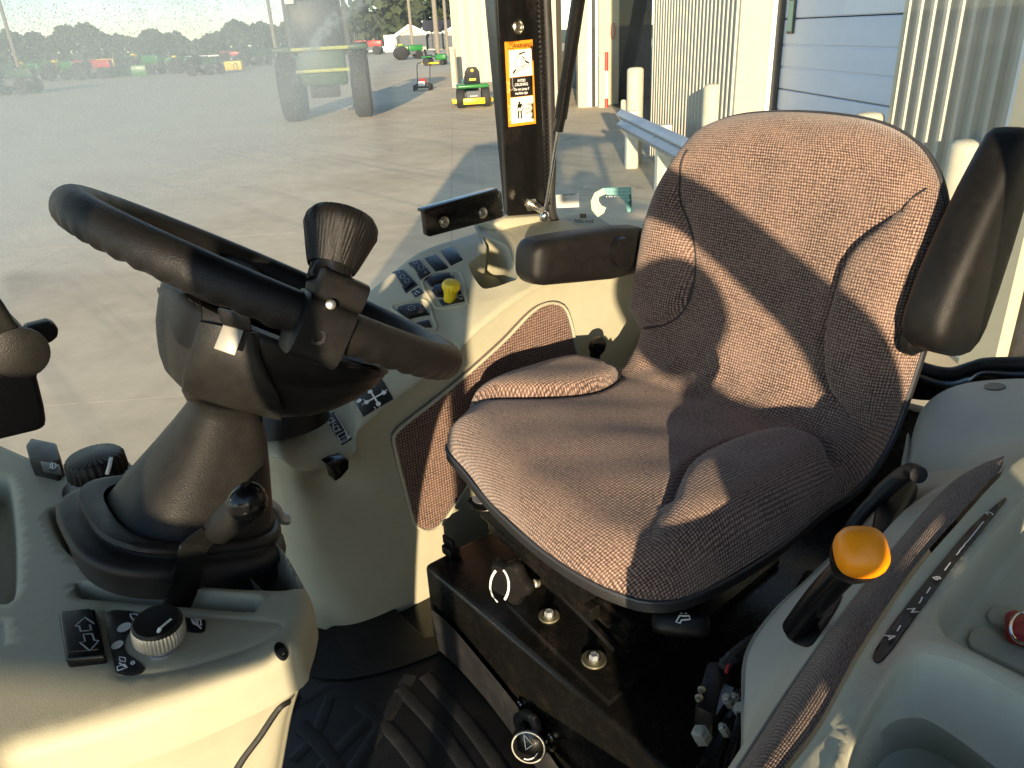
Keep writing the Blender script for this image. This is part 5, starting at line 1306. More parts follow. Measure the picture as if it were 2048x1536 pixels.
# small screw hole on the right face
try:
    p, n = hit(TC, 562, 1303)
except ValueError: p, n = hit(TS, 562, 1303)
obj('trim_screw', lathe(p, _norm(n), [(.0062, -.001), (.0062, .0012), (.004, .0018), (.002, -.001)], 16, sx=.8, sy=1.3), M_gloss, fc)
obj('screw', lathe(p+n*.001, n, [(.003, 0), (.003, .001)], 8), M_blks, fc)
# light switch block and black dial on the far edge
q = [P(x, y, z=zc) for x, y in ((62, 921), (72, 905), (122, 916), (130, 948), (118, 962), (70, 950))]; cq = np.mean(q, 0)
ls = obj('work_light_switch', prism([p+UP*.022 for p in q], -UP, .026, .003, 2), M_sw, fc, smooth=35)
qi = [P(x, y, z=zc+.0225) for x, y in ((80, 921), (118, 928), (124, 948), (86, 942))]; obj('rocker', prism(qi, -UP, .003, .001), M_blks, ls); Tl = bvh((qi, [(0, 1, 2, 3)]))
pr(circ((107, 934), 6, 10), .001, ls, Tl, .001, True, M_white); pr([(98, 938), (118, 932)], .001, ls, Tl, .001, False, M_white); pr([(104, 926), (107, 941)], .001, ls, Tl, .001, False, M_white)
dp_ = P(205, 968, z=zc+.002); dd = np.linalg.norm(dp_-EYE)/FPX
dd_ = thing('black_dial', 'black ribbed dial knob with white pointer behind the steering column', 'knob', dp_)
obj('dial_scale', lathe(dp_-UP*.001, UP, [(70*dd, 0), (70*dd, .0015)], 40, sy=.9), M_label, dd_)
obj('dial_base', lathe(dp_, UP, [(30*dd, 0), (27*dd, 22*dd)], 30), M_blks, dd_)
obj('dial_body', lathe(dp_, UP, [(40*dd, 18*dd), (47*dd, 24*dd), (46*dd, 52*dd), (42*dd, 58*dd), (.001, 60*dd)], 96, rib=lambda a, j: .04*math.cos(24*a) if 0 < j < 3 else 0), M_blk, dd_, smooth=50)
zz_ = float((dp_+UP*59*dd)[2]-H); obj('pointer', tube([P(222, 916, z=zz_), P(219, 932, z=zz_), P(214, 948, z=zz_-.012)], 3.2*dd, 8, flat=.6), M_labelw, dd_)

# ---------------------------------------------------------------- steering column
WC = np.array([.278, .74, H-.224]); wt, wy = .584, -.055
wn = np.array([math.sin(wt)*math.cos(wy), math.sin(wt)*math.sin(wy), math.cos(wt)]); wu = _norm(np.cross([0, 1, 0], wn)); wv = np.cross(wn, wu)
stc = thing('steering_column', 'dusty black steering column with bellows boot and bowl shaped cowl', 'steering column', P(350, 1080, b=.72))
def ell(px, py, hw, b=.72, nrm=None, asp=1.0, rows=None):
    c = P(px, py, b=b); r = hw*np.linalg.norm(c-EYE)/FPX; return (c, (1, 0, 0), (0, 1, 0), r*asp, r)
def stk(lst, pw=2.3, n=40):
    secs = []
    for (px, py, hw, *rest) in lst:
        asp = rest[0] if rest else 1.0
        c = P(px, py, b=.72); r = hw*(c-EYE)@(TM@np.array([0, 0, 1.]))/FPX; secs.append((c, (.92, 0, -.39), (0, 1, 0), r*asp, r))
    return sect_loft(secs, n, pw)
obj('column_shroud', stk([(452, 800, 50), (452, 806, 62), (449, 826, 70), (440, 862, 85), (424, 910, 104), (406, 960, 124), (394, 996, 138), (386, 1020, 147), (384, 1034, 152)], 2.9), M_column, stc, smooth=60)
obj('boot', stk([(368, 1046, 160), (380, 1016, 148), (370, 1012, 164), (366, 1016, 176), (365, 1024, 178), (366, 1032, 170), (364, 1036, 172), (358, 1038, 186), (352, 1042, 196), (350, 1050, 200), (350, 1058, 200), (352, 1068, 190), (354, 1100, 186)], 3.0), M_rubber, stc, smooth=60)
secs = []
for h, ra, rb_, sx_ in ((-.126, .026, .030, -.012), (-.124, .044, .046, -.010), (-.118, .060, .062, -.004), (-.107, .076, .078, .004), (-.092, .089, .092, .010), (-.077, .099, .101, .014), (-.058, .107, .110, .018), (-.042, .112, .114, .020), (-.036, .110, .112, .020), (-.034, .100, .100, .020), (-.050, .085, .085, .020), (-.060, .05, .05, .02)):
    secs.append((WC+wn*h+wu*sx_, wu, wv, ra, rb_))
cwl = sect_loft(secs, 56, 2.6); obj('cowl', cwl, M_column, stc, smooth=50); Tcw = bvh(cwl)
for pts in ([(512, 672), (513, 700), (530, 735), (565, 765), (620, 776), (690, 768), (760, 752)],):
    try: obj('cowl_seam', tube(on(Tcw, [tuple(p) for p in spline(pts, 5)], -.001), .0022, 6), M_label, stc)
    except ValueError as e: print('seam', e)

def conform(name, T, poly, lift, mat, par, **k): return decal(name, T, [tuple(p) for p in resample(spline(poly, 5, True), 70, True)], mat, par, lift, .0006, **k)
conform('pod_inset', Tcw, [(318, 575), (326, 605), (340, 645), (354, 680), (374, 695), (396, 694), (404, 650), (400, 605), (372, 592)], .0004, M_blks, stc)
conform('pod_inset', Tcw, [(516, 674), (580, 690), (680, 722), (770, 738), (764, 752), (690, 770), (620, 776), (566, 766), (532, 738), (513, 702)], .0004, M_blks, stc)
NK = [(468, 822, 92, -.004), (464, 802, 98, .003), (460, 770, 92, .008), (455, 730, 76, .011), (454, 695, 64, .012), (457, 655, 57, .010), (464, 620, 50, .004)]
secs = []
for x, y, hw, pr_ in NK:
    p, n = hit(Tcw, x, y); dd__ = np.linalg.norm(p-EYE)/FPX; hx = _norm(P(x+40, y+8, d=1.0)-P(x, y, d=1.0)); secs.append((p+_norm(EYE-p)*(pr_-.014), hx, _norm(EYE-p), hw*dd__, .014))
ng_ = sect_loft(secs, 32, 2.4); obj('cowl_neck', ng_, M_column, stc, smooth=60); pn_, nn_ = hit(bvh(ng_), 458, 690); dT = float((pn_-EYE)@(TM@np.array([0, 0, 1.])))-.016
tgq = [P(x, y, d=dT) for x, y in ((447, 648), (489, 657), (470, 712), (427, 697))]
th_ = thing('key_tag', 'small brushed metal tag hanging from the ignition slot under the wheel', 'tag', tgq[0]); obj('tag_plate', prism(tgq, ray(458, 680), .003, .001), M_tag, th_, smooth=30)
obj('tag_holder', bevel_solid(box(P(470, 640, d=dT), (.014, .008, .008), (P(489, 650, d=.7)-P(452, 640, d=.7), ray(470, 640), UP), 0), .003), M_blks, th_)

# steering wheel
swl = thing('steering_wheel', 'black grained steering wheel with finger grips tilted over the column', 'steering wheel', WC)
def wpt(t, r=.19, h=0.0): return WC+wu*r*math.cos(t)+wv*r*math.sin(t)+wn*h
N = 240; V = []; F = []; m_ = 22
for i in range(N):
    t = 2*PI*i/N; c = wpt(t); rd = _norm(wu*math.cos(t)+wv*math.sin(t))
    for k in range(m_):
        a = 2*PI*k/m_; lo_k = max(0, -math.sin(a))**1.2
        # shallow finger scallops underneath
        b_ = .0013*lo_k*math.cos(t*54)
        rr = .0168+b_; V.append(c+rd*math.cos(a)*rr*1.0+wn*math.sin(a)*rr*1.06)
for i in range(N):
    j = (i+1) % N
    for k in range(m_): l = (k+1) % m_; F.append((i*m_+k, i*m_+l, j*m_+l, j*m_+k))
rimg = (V, F); obj('rim', rimg, M_blk, swl, smooth=180); Trim = bvh(rimg)
obj('hub', sect_loft([(WC-wn*.052, wu, wv, .045, .045), (WC-wn*.034, wu, wv, .062, .062), (WC-wn*.020, wu, wv, .060, .060), (WC-wn*.016, wu, wv, .05, .05)], 36, 2.4), M_blk, swl)
for a in (rad(200), rad(320), rad(80)):
    p0, p1 = wpt(a, .045, -.032), wpt(a, .182, -.004); d = _norm(p1-p0); sd_ = _norm(np.cross(d, wn)); up_ = np.cross(sd_, d)
    obj('spoke', sect_loft([(p0, sd_, up_, .034, .011), (lerp(p0, p1, .3), sd_, up_, .026, .010), (lerp(p0, p1, .7)-up_*.004, sd_, up_, .022, .009), (p1, sd_, up_, .030, .010)], 20, 2.8), M_blk, swl)
# spinner knob clamped to the near rim
best = min(np.linspace(0, 2*PI, 400), key=lambda t: np.hypot(*(np.array([CX+FPX*c[0]/c[2], CY+FPX*c[1]/c[2]])-(650, 640)) if (c := (wpt(t)-EYE)@TM) is not None else 9e9)+(0 if np.linalg.norm(wpt(t)-EYE) < .75 else 500))
kc_ = wpt(best); rd = _norm(wu*math.cos(best)+wv*math.sin(best)); td = np.cross(wn, rd); dk_ = np.linalg.norm(kc_-EYE); mm = dk_/FPX
spn = thing('spinner_knob', 'ribbed black spinner knob clamped on the near rim of the steering wheel', 'spinner knob', kc_)
A_ = (td, rd, wn)
obj('clamp_lower', sect_loft([(kc_-td*.024-wn*.004, rd, wn, .018, .021), (kc_-td*.022-wn*.006, rd, wn, .0225, .026), (kc_+td*.018-wn*.006, rd, wn, .0225, .026), (kc_+td*.020-wn*.004, rd, wn, .018, .021)], 24, 4.5), M_blks, spn, smooth=40)
obj('clamp_upper', sect_loft([(kc_-td*.021+wn*.031, rd, wn, .016, .009), (kc_-td*.019+wn*.030, rd, wn, .021, .013), (kc_+td*.019+wn*.030, rd, wn, .021, .013), (kc_+td*.021+wn*.031, rd, wn, .016, .009)], 24, 4.0), M_blks, spn, smooth=40)
obj('clamp_bolt', lathe(kc_-rd*.0+wn*.016-_norm(ray(650, 625))*.022, -ray(650, 625), [(.004, 0), (.004, .006), (.002, .007)], 12), M_zinc, spn)
obj('clamp_screw', lathe(kc_-wn*.012-_norm(ray(640, 690))*.020, -ray(640, 690), [(.007, 0), (.007, .0035), (.0045, .004), (.004, .001)], 14), M_blk, spn)
kax = _norm(P(680, 455, d=.64)-P(652, 600, d=.62)); kax = _norm(wn*.25+kax)
kbs = kc_+wn*.038-_norm(P(700, 640, d=1.0)-P(600, 640, d=1.0))*.010
obj('knob_neck', lathe(kbs-kax*.004, kax, [(.017, 0), (.0175, .004), (.0170, .016), (.019, .019)], 32), M_gloss, spn)
obj('knob_grip', lathe(kbs+kax*.010, kax, [(.0195, 0), (.0212, .004), (.0245, .014), (.0285, .027), (.0305, .033), (.0298, .040), (.0262, .0455), (.0185, .049), (.008, .0505), (.0005, .0507)], 280, rib=lambda a, j: (-.05*math.exp(-(math.sin(7*(a+j*.11)))**2/.03) if 0 < j < 7 else 0)), M_blk, spn, smooth=60)

# ---------------------------------------------------------------- levers at the front
lv = thing('throttle_lever', 'black flat lever with glossy round-ended knob rising from the front console slot', 'lever', P(360, 1210, z=zc))
lb = .64
pts = [P(x, y, b=b) for x, y, b in ((352, 1222, .62), (372, 1170, .61), (385, 1110, .60), (398, 1088, .60), (432, 1062, .595))]
lp_ = spline(pts, 5); V = []; F = []
for i, p in enumerate(lp_):
    t = i/(len(lp_)-1); w = .0125-.001*t; hx = _norm(P(520, 1100, b=.6)-P(380, 1085, b=.6)); V += [p-hx*w, p+hx*w, p+hx*w+np.array([0, .004, 0]), p-hx*w+np.array([0, .004, 0])]
for i in range(len(lp_)-1):
    a, b = i*4, i*4+4; F += [(a, a+1, b+1, b), (a+1, a+2, b+2, b+1), (a+2, a+3, b+3, b+2), (a+3, a, b, b+3)]
obj('lever_arm', (V, F), M_steel, lv, smooth=25)
g0, g1 = P(442, 1055, b=.595), P(500, 998, b=.575); gd_ = _norm(g1-g0); md = np.linalg.norm(g0-EYE)/FPX
obj('grip', lathe(g0-gd_*18*md, gd_, [(24*md, 0), (27*md, 4*md), (30*md, 45*md), (31*md, 82*md)], 28), M_blks, lv); gl = np.linalg.norm(g1-g0)
obj('grip_end', lathe(g0, gd_, [(32*md, 60*md), (34*md, 72*md), (34*md, 84*md), (31*md, 100*md), (23*md, 110*md), (10*md, 116*md), (.0005, 117*md)], 32), M_gloss, lv)
tl = thing('tilt_lever', 'short bare metal tilt lever poking out right of the steering column', 'lever', P(530, 1005, b=.74))
obj('lever_blade', tube(spline([P(x, y, b=.74) for x, y in ((505, 1000), (535, 1006), (550, 1016), (560, 1034), (573, 1037))], 6), [.010]*6+[.0095]*6+[.010]*6+[.011]*7, 12, flat=.6), M_galv, tl)

# display pod at the left edge
dpd = thing('display_pod', 'dark grey display housing with a thumb tab at the left edge', 'display', P(40, 880, b=.80))
dpp = [P(x, y, b=.78) for x, y in ((-120, 560), (-10, 585), (10, 610), (32, 645), (52, 665), (74, 690), (80, 722), (76, 758), (90, 815), (95, 850), (84, 862), (0, 882), (-120, 900))]
obj('housing', prism(dpp, (0, 1, 0), .05, .006, 3), M_column, dpd, smooth=40)
obj('thumb_boss', lathe(P(40, 705, b=.782), (0, -1, 0), [(.024, 0), (.0235, .004), (.018, .0065), (.001, .0075)], 28), M_column, dpd)
obj('thumb_tab', bevel_solid(prism([P(x, y, b=.80) for x, y in ((50, 656), (98, 644), (113, 648), (118, 660), (118, 676), (104, 686), (78, 697), (55, 690))], (0, 1, 0), .02), .004, 2), M_blks, dpd, smooth=35)

# ---------------------------------------------------------------- near (left hand) console beside the seat
nc = thing('left_console', 'grey green side console with woven strip, gear gate and cup holder in the near corner', 'console', (.8, .2, H-1.1))
z1 = -.555; z2 = -.520
E1 = [(1360, 1700), (1432, 1600), (1479, 1536), (1583, 1375), (1685, 1228), (1790, 1092), (1890, 978), (1948, 939), (1990, 930), (2002, 930)]
E2 = [(1460, 1700), (1520, 1600), (1572, 1530), (1640, 1440), (1722, 1292), (1828, 1135), (1916, 1033), (1970, 972), (1995, 946), (2004, 934)]
A3 = [P(x, y, z=z1) for x, y in E1]; B3 = [P(x, y, z=z2) for x, y in E2]
(sg, suv) = loft([[lerp(a, b, t)+UP*(.016*math.sin(PI*t)) for a, b in zip(A3, B3)] for t in (0, .12, .35, .6, .85, 1)], 10, 6)
obj('fabric_strip', sg, M_carpetn, nc, smooth=60, uv=suv)
# deck with tray pocket and cup well
E3 = [(1466, 1720), (1526, 1600), (1577, 1530), (1644, 1440), (1726, 1293), (1832, 1136), (1920, 1034), (1974, 973), (2000, 946), (2010, 925)]
zd = z2+.006
nd = lambda pts, z=zd: to2([P(x, y, z=z) for x, y in pts], (0, 0, H+zd), (1, 0, 0), (0, 1, 0))
dko = nd(E3); dko = np.vstack([dko, [[dko[-1][0]+.45, dko[-1][1]-.02], [dko[-1][0]+.45, -.22], [dko[0][0]-.05, -.22]]])
DO = resample(np.vstack([spline(dko[:10], 8), dko[10:]]), 230, True)
PK = [(1875, 1222), (1890, 1188), (1974, 1083), (2048, 995), (2180, 880), (2500, 960), (2460, 1380), (2220, 1440), (2048, 1354), (1908, 1283), (1882, 1256)]
CU = [(1700, 1650), (1688, 1560), (1706, 1480), (1758, 1386), (1803, 1328), (1850, 1308), (1931, 1328), (2048, 1392), (2190, 1480), (2240, 1650), (2000, 1800)]
pk0 = resample(spline(nd(PK), 8, True), 120, True); cu0 = resample(spline(nd(CU), 8, True), 120, True)
stp = spline(nd([(1640, 1580), (1668, 1500), (1740, 1362), (1800, 1275), (1900, 1148), (2020, 1010), (2300, 760), (2700, 900), (2600, 1900), (1700, 1900)]), 6, True)
def nh(Pt, D):
    d, ins = sdist(Pt, stp); h = rnd(D, .010, .008)+np.where(ins, .004*sstep(d/.006), 0)
    for q in (pk0, cu0): d, ins = sdist(Pt, q); h -= .0045*(1-sstep(d/.006))
    return h
ex = [resample(p, 200, True) for p in ofs(stp, 0, .003, .006)]+[resample(p, 150, True) for q in (pk0, cu0) for p in ofs(q, -.0015, -.003, -.006)]
(ng, nuv) = molded((0, 0, H+zd), (1, 0, 0), (0, 1, 0), DO, nh, .008, R=.010, skirt=.015, extra=ex, holes=[pk0, cu0])
obj('console_deck', ng, M_near, nc, smooth=75, uv=nuv); TN = bvh(ng)
def wellring(poly2, z, k=1.0, ins_=0.0):
    q = inset(poly2, ins_) if ins_ else np.array(poly2); c = q.mean(0); q = c+(q-c)*k; return np.array([[a, b, H+z] for a, b in q])
zo = zd-.0005
rg = [wellring(pk0, zo), wellring(pk0, zo-.004, 1, .0012), wellring(pk0, zo-.030, .975, .002), wellring(pk0, zo-.056, .95, .003), wellring(pk0, zo-.062, .935, .005), wellring(pk0, zo-.064, .90, .008)]
g_p = ringloft(rg); obj('tray_pocket', g_p, M_near, nc, smooth=60); TP = bvh(g_p)
def ringpx(pts, z): return resample(np.array([P(x, y, z=z) for x, y in spline(pts, 8, True)]), 120, True)
cr = [np.array([[a, b, H+zo] for a, b in cu0]), np.array([[a, b, H+zo-.004] for a, b in inset(cu0, .0012)]),
      ringpx([(1706, 1646), (1696, 1568), (1712, 1494), (1760, 1412), (1802, 1388), (1847, 1386), (1905, 1412), (2005, 1466), (2100, 1540), (2140, 1670), (1960, 1790)], zo-.030),
      ringpx([(1712, 1640), (1702, 1572), (1718, 1504), (1762, 1428), (1801, 1403), (1845, 1401), (1900, 1429), (1992, 1488), (2080, 1560), (2120, 1680), (1950, 1790)], zo-.034),
      ringpx([(1720, 1640), (1714, 1582), (1728, 1522), (1765, 1460), (1801, 1438), (1845, 1437), (1893, 1462), (1972, 1520), (2050, 1590), (2080, 1690), (1940, 1780)], zo-.040),
      ringpx([(1735, 1660), (1728, 1612), (1740, 1560), (1768, 1518), (1803, 1499), (1845, 1499), (1890, 1518), (1948, 1560), (1990, 1620), (2000, 1700), (1900, 1770)], zo-.105),
      ringpx([(1745, 1670), (1740, 1622), (1750, 1580), (1775, 1540), (1805, 1522), (1843, 1522), (1880, 1538), (1925, 1575), (1965, 1630), (1975, 1700), (1890, 1760)], zo-.108)]
obj('cup_well', ringloft(cr), M_near, nc, smooth=50)
zp = zo-.064
for pts in ([(1936, 1275), (1944, 1256), (1969, 1252), (2048, 1290), (2160, 1345), (2160, 1400), (2048, 1342), (1942, 1291)], [(1974, 1226), (1986, 1211), (2016, 1210), (2060, 1226), (2160, 1280), (2160, 1320), (2048, 1268), (1980, 1240)]):
    obj('tray_pad', bevel_solid(prism([P(x, y, z=zp+.005) for x, y in pts], -UP, .006), .002, 2), M_near, nc, smooth=40)
# gear gate decal with range letters
gq = [(1746, 1320), (1752, 1300), (1795, 1236), (1866, 1146), (1942, 1056), (2004, 1002), (2010, 1005), (1990, 1030), (1902, 1140), (1820, 1250), (1785, 1300), (1760, 1326)]
gdn, _, _ = decal('range_decal', TN, [tuple(p) for p in spline(gq, 3, True)], M_label, nc, .0012, .0008)
def ntxt(s, x, y, xr, yr, h): 
    try: txt(TN, s, x, y, xr, yr, h, M_white, gdn, lift=.0042, bold=.0002)
    except ValueError as e: print(e)
ntxt('A', 1780, 1282, 1800, 1299, 25); ntxt('N', 1825, 1229, 1845, 1246, 21); ntxt('B', 1872, 1163, 1890, 1180, 18); ntxt('C', 1976, 1033, 1992, 1050, 15)
for a, b in (((1793, 1268), (1800, 1256)), ((1837, 1212), (1846, 1198)), ((1852, 1192), (1860, 1181)), ((1888, 1146), (1900, 1130)), ((1912, 1115), (1966, 1048))):
    try: stroke(TN, [a, b], .0012, M_white, gdn, 'print_line', .0028)
    except ValueError as e: print(e)
# inner shell down from the strip, with lever slot
bot = [(1330, 1740), (1405, 1640), (1460, 1560), (1485, 1500), (1490, 1400), (1502, 1300), (1560, 1215), (1640, 1140), (1740, 1040), (1790, 960)]
C3 = [P(x, y, z=z1-.075-(.03 if i < 4 else 0)) for i, (x, y) in enumerate(bot)]
A3b = [a+np.array([0, .006, -.004]) for a in A3]
(ig, iuv) = loft([A3, A3b, [lerp(a, c, .5)+np.array([0, .004, .003]) for a, c in zip(A3b, C3)], C3, [c+np.array([0, -.015, -.02]) for c in C3], [c+np.array([0, -.16, -.22]) for c in C3]], 8, 6)
obj('inner_shell', ig, M_fen, nc, smooth=50, uv=iuv); TI = bvh(ig)
try: slq = (on(TI, [tuple(p) for p in spline([(1575, 1276), (1578, 1255), (1600, 1225), (1655, 1186), (1676, 1183), (1684, 1194), (1668, 1228), (1640, 1270), (1622, 1292), (1604, 1293)], 4, True)], .002)); decal('lever_slot', TI, [tuple(p) for p in spline([(1575, 1276), (1578, 1255), (1600, 1225), (1655, 1186), (1676, 1183), (1684, 1194), (1668, 1228), (1640, 1270), (1622, 1292), (1604, 1293)], 3, True)], M_sw, nc, .001, .001)
except ValueError as e: print('slot', e)
# inner rear fender cover
fr_ = [[P(x, y, a=a) for x, y, a in ((1822, 880, 1.30), (1842, 822, 1.34), (1880, 786, 1.36), (1940, 765, 1.37), (2048, 757, 1.37), (2180, 760, 1.37))],
       [P(x, y, a=a) for x, y, a in ((1818, 905, 1.22), (1845, 862, 1.25), (1890, 835, 1.26), (1960, 818, 1.26), (2060, 810, 1.26), (2200, 812, 1.26))],
       [P(x, y, a=a) for x, y, a in ((1808, 960, 1.15), (1845, 925, 1.16), (1895, 900, 1.17), (1965, 880, 1.18), (2070, 862, 1.18), (2210, 850, 1.18))],
       [P(x, y, a=a) for x, y, a in ((1795, 1060, 1.06), (1835, 1030, 1.06), (1885, 985, 1.07), (1960, 930, 1.09), (2080, 900, 1.10), (2230, 880, 1.10))],
       [P(x, y, a=a) for x, y, a in ((1790, 1120, 1.0), (1830, 1080, 1.01), (1890, 1010, 1.03), (1960, 960, 1.04), (2080, 925, 1.05), (2230, 905, 1.05))]]
(rg_, ruv) = loft(fr_, 8, 8); fcv = obj('fender_cover', rg_, M_fen, nc, smooth=60, uv=ruv); TF = bvh(rg_)
sideF = [fr_[0][0], fr_[1][0], fr_[2][0], fr_[3][0], fr_[4][0]]
(rg2, _) = loft([sideF, [p+np.array([.01, .012, -.02]) for p in sideF], [p+np.array([.06, .0, -.35]) for p in sideF]], 6, 5); obj('fender_side', rg2, M_fen, nc)
try: decal('cover_plug', TF, circ((1990, 765+9), 22, 16, 7), M_label, nc, .0008, .001)
except ValueError as e: print(e)
# red key holder in the tray
kz = P(2040, 1250, z=zp+.010); zk = zp+.020
kh = thing('red_key_fob', 'red plastic key fob with a steel ring lying in the console tray', 'key fob', kz)
obj('fob_body', prism([P(x, y, z=zk) for x, y in ((2013, 1222), (2024, 1216), (2060, 1222), (2150, 1250), (2150, 1310), (2060, 1280), (2024, 1270), (2014, 1260))], -UP, .012, .004, 3), M_red, kh)
obj('key_ring', tube([P(2048+27*math.cos(t), 1256+31*math.sin(t), z=zk+.006) for t in np.linspace(0, 2*PI, 30)[:-1]], .0016, 8, True), M_chrome, kh)
# orange range lever
ob = P(1735, 1088, z=-.40); om = (ob-EYE)@(TM@np.array([0, 0, 1.]))/FPX
ol = thing('range_lever', 'range lever with large orange knob beside the near edge of the seat', 'lever', P(1620, 1240, z=-.6))
base_ = P(1590, 1260, z=-.585); oa = _norm(P(1742, 1080, d=ob@np.zeros(3)+.66)-P(1690, 1140, d=.70)); 
ax0 = P(1702, 1128, d=.715); ax1 = P(1746, 1076, d=.66); oa = _norm(ax1-ax0)
m3 = .60/FPX
obj('shaft', tube(spline([base_, lerp(base_, ax0, .5)+np.array([0, .0, .006]), ax0, ax0+oa*.02], 6), [.0135]*7+[.0135]*6+[.013]*6, 16), M_gloss, ol)
obj('knob_sleeve', lathe(ax0, oa, [(38*m3, -30*m3), (46*m3, -10*m3), (54*m3, 20*m3), (60*m3, 50*m3), (59*m3, 53*m3)], 32), M_blks, ol)
obj('knob', sect_loft([(ax0+oa*h*m3, np.cross(oa, UP), np.cross(oa, np.cross(oa, UP)), r*m3, r*m3) for h, r in ((46, 40), (50, 52), (60, 56), (80, 58), (100, 56), (114, 50), (124, 38), (130, 22), (132, 3))], 36, 2.7), M_ball, ol, smooth=90)
# parking brake lever and bracket behind, in the dark gap
pbk = thing('park_brake_lever', 'black hand brake lever in the dark gap behind the orange lever', 'lever', P(1760, 1080, z=-.7))
obj('handle', tube(spline([P(x, y, z=z) for x, y, z in ((1640, 1180, -.70), (1700, 1060, -.62), (1760, 990, -.57), (1815, 945, -.53), (1838, 950, -.52))], 6), [.009]*12+[.011]*13, 14), M_sw, pbk)
obj('lever_cover', bevel_solid(prism([P(x, y, z=-.575) for x, y in ((1752, 1010), (1815, 938), (1840, 968), (1812, 1020), (1770, 1080), (1745, 1060))], -UP, .05), .008, 3), M_blks, pbk, smooth=40)
hb = thing('linkage_bracket', 'black linkage bracket with zinc bolts low between the seat box and side console', 'bracket', P(1440, 1450, z=-.8))
obj('relay_box', bevel_solid(prism([P(x, y, z=-.66) for x, y in ((1414, 1320), (1452, 1320), (1430, 1430), (1390, 1412))], -UP, .05), .005, 2), M_blks, hb, smooth=35)
for x, y in ((1403, 1382), (1398, 1398)): obj('nut', lathe(P(x, y, z=-.659), UP, [(.0045, 0), (.0045, .003), (.002, .004)], 8), M_zincy, hb)
obj('side_bar', prism([P(x, y, z=-.68) for x, y in ((1470, 1378), (1486, 1372), (1430, 1540), (1400, 1560), (1380, 1560))], -UP, .01, .002), M_steel, hb)
obj('side_bar', prism([P(x, y, z=-.66) for x, y in ((1486, 1372), (1500, 1380), (1460, 1540), (1445, 1540))], -UP, .01, .002), M_steel, hb)
for x, y, r in ((1400, 1466, .0075), (1481, 1418, .007), (1455, 1398, .005), (1446, 1456, .004), (1470, 1395, .004)): obj('bolt', lathe(P(x, y, z=-.66), np.array([-.4, .2, .9]), [(r*1.3, -.01), (r*1.3, 0), (r*.9, .0005), (r*.9, .005), (r*.6, .006)], 6), M_tag, hb, smooth=20)
obj('grey_tab', prism([P(x, y, z=-.67) for x, y in ((1448, 1366), (1468, 1376), (1430, 1432), (1424, 1430))], -UP, .003), M_galv, hb)
obj('conduit', tube(resample(spline([P(x, y, z=z) for x, y, z in ((1440, 1370, -.70), (1450, 1330, -.66), (1490, 1295, -.66), (1560, 1240, -.72), (1620, 1150, -.78))], 8), 90), [.0085 if i % 2 else .0068 for i in range(90)], 10), M_rubber, hb, smooth=0)
obj('red_wire', tube(spline([P(x, y, z=-.655) for x, y in ((1452, 1345), (1456, 1332), (1464, 1322))], 5), .002, 6), M_red, hb)
obj('felt_liner', box((.82, .33, H-.98), (.5, .16, .03), None, .01), M_carpet, hb)
# ---------------------------------------------------------------- near side of the cab, plus unseen shade casters, behind the photographer's phone
sU = _norm(np.cross(sdir, UP)); sVv = np.cross(sU, sdir)
def SP(u, v, t): return EYE+sU*u+sVv*v+np.array(sdir)*t
obj('front_pillar', box(SP(-.235, .11, -.30), (.045, .03, .48), (sU, np.cross(UP, sU), UP), .006), M_pillar, cab, smooth=20)
mr = thing('console_shade', 'black unseen mirror on its arm beside the open near door', 'blocker', SP(-.62, -.27, -.34))  # added out of view, outline shaped to shade the front console and column
mq = [SP(u, v, -.34) for u, v in ((-.95, -.37), (-.95, -.12), (-.50, -.15), (-.42, -.17), (-.405, -.215), (-.405, -.255), (-.385, -.28), (-.34, -.297), (-.24, -.31), (-.24, -.37))]
obj('shade_panel', prism(mq, sdir, -.05, .006, 2), M_blks, mr, smooth=30)
obj('shade_bar', tube([SP(-.40, -.19, -.33), SP(-.385, .0, -.32), SP(-.37, .22, -.31), SP(-.27, .30, -.30)], .020, 10), M_blks, mr)  # unseen bar added to throw a shade band on the steering wheel
obj('shade_rail', tube([SP(-.215, -.30, -.30), SP(-.215, -.42, -.30), SP(-.235, -1.3, -.30)], .018, 12), M_pillar, cab)  # unseen tube added to carry the pillar's shade strip down the far wall
obj('shade_post', box((.86, -.06, H-.35), (.05, .04, .90), None, .008), M_pillar, cab, smooth=20)  # added out of view to keep sun off the near console deck
obj('step', box(SP(.25, 0, -.42)*[1, 1, 0]+UP*.22, (.30, .16, .02), (sU, np.cross(UP, sU), UP), .005), M_steel, cab)
def person(pts, edges, rads, name):
    me = bpy.data.meshes.new(name); me.from_pydata([tuple(p) for p in pts], edges, []); o = bpy.data.objects.new(name, me); COL.objects.link(o)
    md = o.modifiers.new('s', 'SKIN'); md.use_smooth_shade = True
    for i, r in enumerate(rads): me.skin_vertices[0].data[i].radius = (r, r) if np.isscalar(r) else r
    me.skin_vertices[0].data[0].use_root = True
    sm = o.modifiers.new('d', 'SUBSURF'); sm.levels = 2; sm.render_levels = 2
    return o

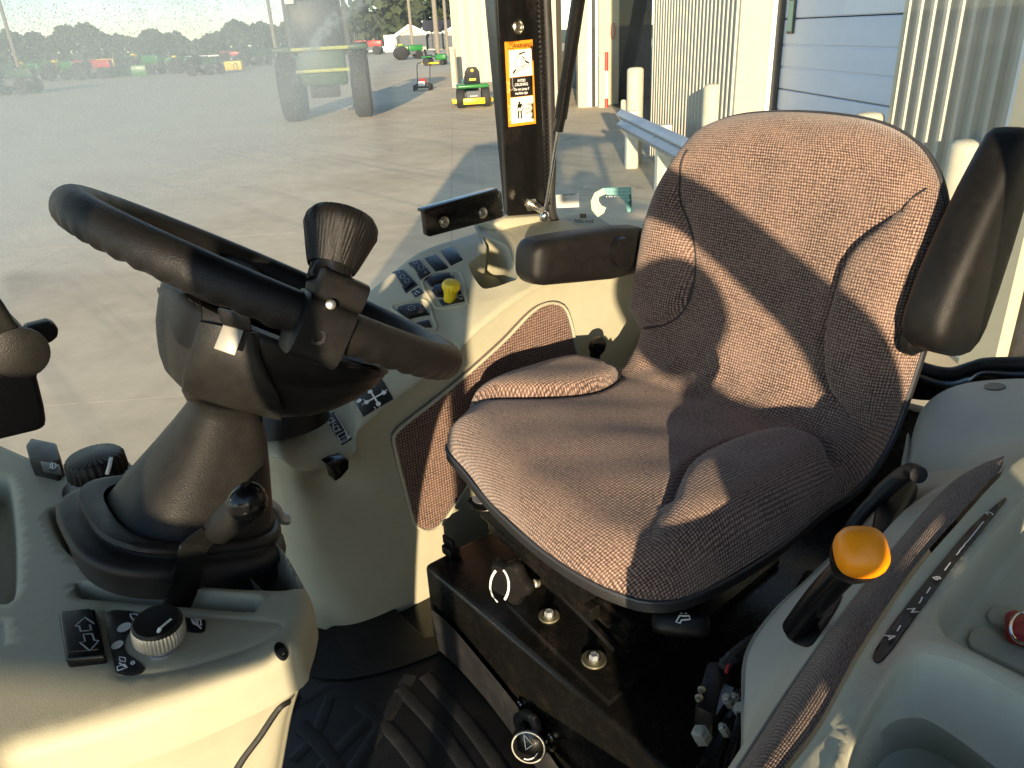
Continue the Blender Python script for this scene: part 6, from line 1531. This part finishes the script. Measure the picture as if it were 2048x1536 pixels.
# photographer standing on the step, phone held up in front of the face
ph = thing('person', 'person in a dark jacket holding up a phone at the open near door', 'person', SP(.27, 0, -.45)*[1, 1, 0]+UP*.24)
bt = -.46
pel = SP(.33, -1.0, bt-.02); J = [pel, SP(.38, -.78, bt), SP(.40, -.60, bt), SP(.32, -.48, bt), SP(.22, -.38, bt+.02),
     SP(.42, -.44, bt), SP(.50, -.40, bt+.03), SP(.44, -.26, bt+.12), SP(.34, -.15, bt+.22), SP(.25, -.065, bt+.30), SP(.14, -.01, bt+.36),
     SP(.20, -.52, bt), SP(.14, -.55, bt+.03), SP(.10, -.66, bt+.08), SP(.12, -.74, bt+.16), SP(.20, -.70, bt+.22),
     pel+np.array([0, 0, -.12])+sU*.09, pel*[1, 1, 0]+UP*.72+sU*.10, pel*[1, 1, 0]+UP*.32+sU*.10, pel+np.array([0, 0, -.12])-sU*.09, pel*[1, 1, 0]+UP*.72-sU*.10, pel*[1, 1, 0]+UP*.32-sU*.10]
E_ = [(0, 1), (1, 2), (2, 3), (3, 4), (3, 5), (5, 6), (6, 7), (7, 8), (8, 9), (9, 10), (3, 11), (11, 12), (12, 13), (13, 14), (14, 15), (0, 16), (16, 17), (17, 18), (0, 19), (19, 20), (20, 21)]
Rr = [.26, .27, .19, .05, .040, .060, .068, .055, .052, .050, .060, .07, .07, .06, .05, .04, .10, .075, .05, .10, .075, .05]
bd = person(J, E_, Rr, 'body'); bd.data.materials.append(plain('dark_jacket', (.03, .035, .05), .9))
bd.parent = ph; bd.location = tuple(-WL[ph])
hc = SP(.21, -.268, bt+.03)
def ovoid(c, a, b, cc, n=24, m=14):
    return lathe(c, UP, [(max(.001, a*math.sin(PI*i/m)), -cc*math.cos(PI*i/m)) for i in range(m+1)], n)
hd_ = obj('head', ovoid(hc, .085, .1, .112), plain('skin', (.35, .2, .14), .6), ph)
obj('hair', ovoid(hc+UP*.012-np.array(sdir)*.015, .092, .1, .104), plain('hair', (.03, .02, .015), .9), ph)
pn = thing('phone', 'black phone held up in front of the open near door', 'phone', EYE-ray(1024, 768)*.02)
fw_ = _norm(ray(1024, 768)); obj('phone_body', box(EYE-fw_*.035+sU*.03, (.006, .037, .075), (fw_, np.cross(UP, fw_), np.cross(fw_, np.cross(UP, fw_))), .003), M_gloss, pn)
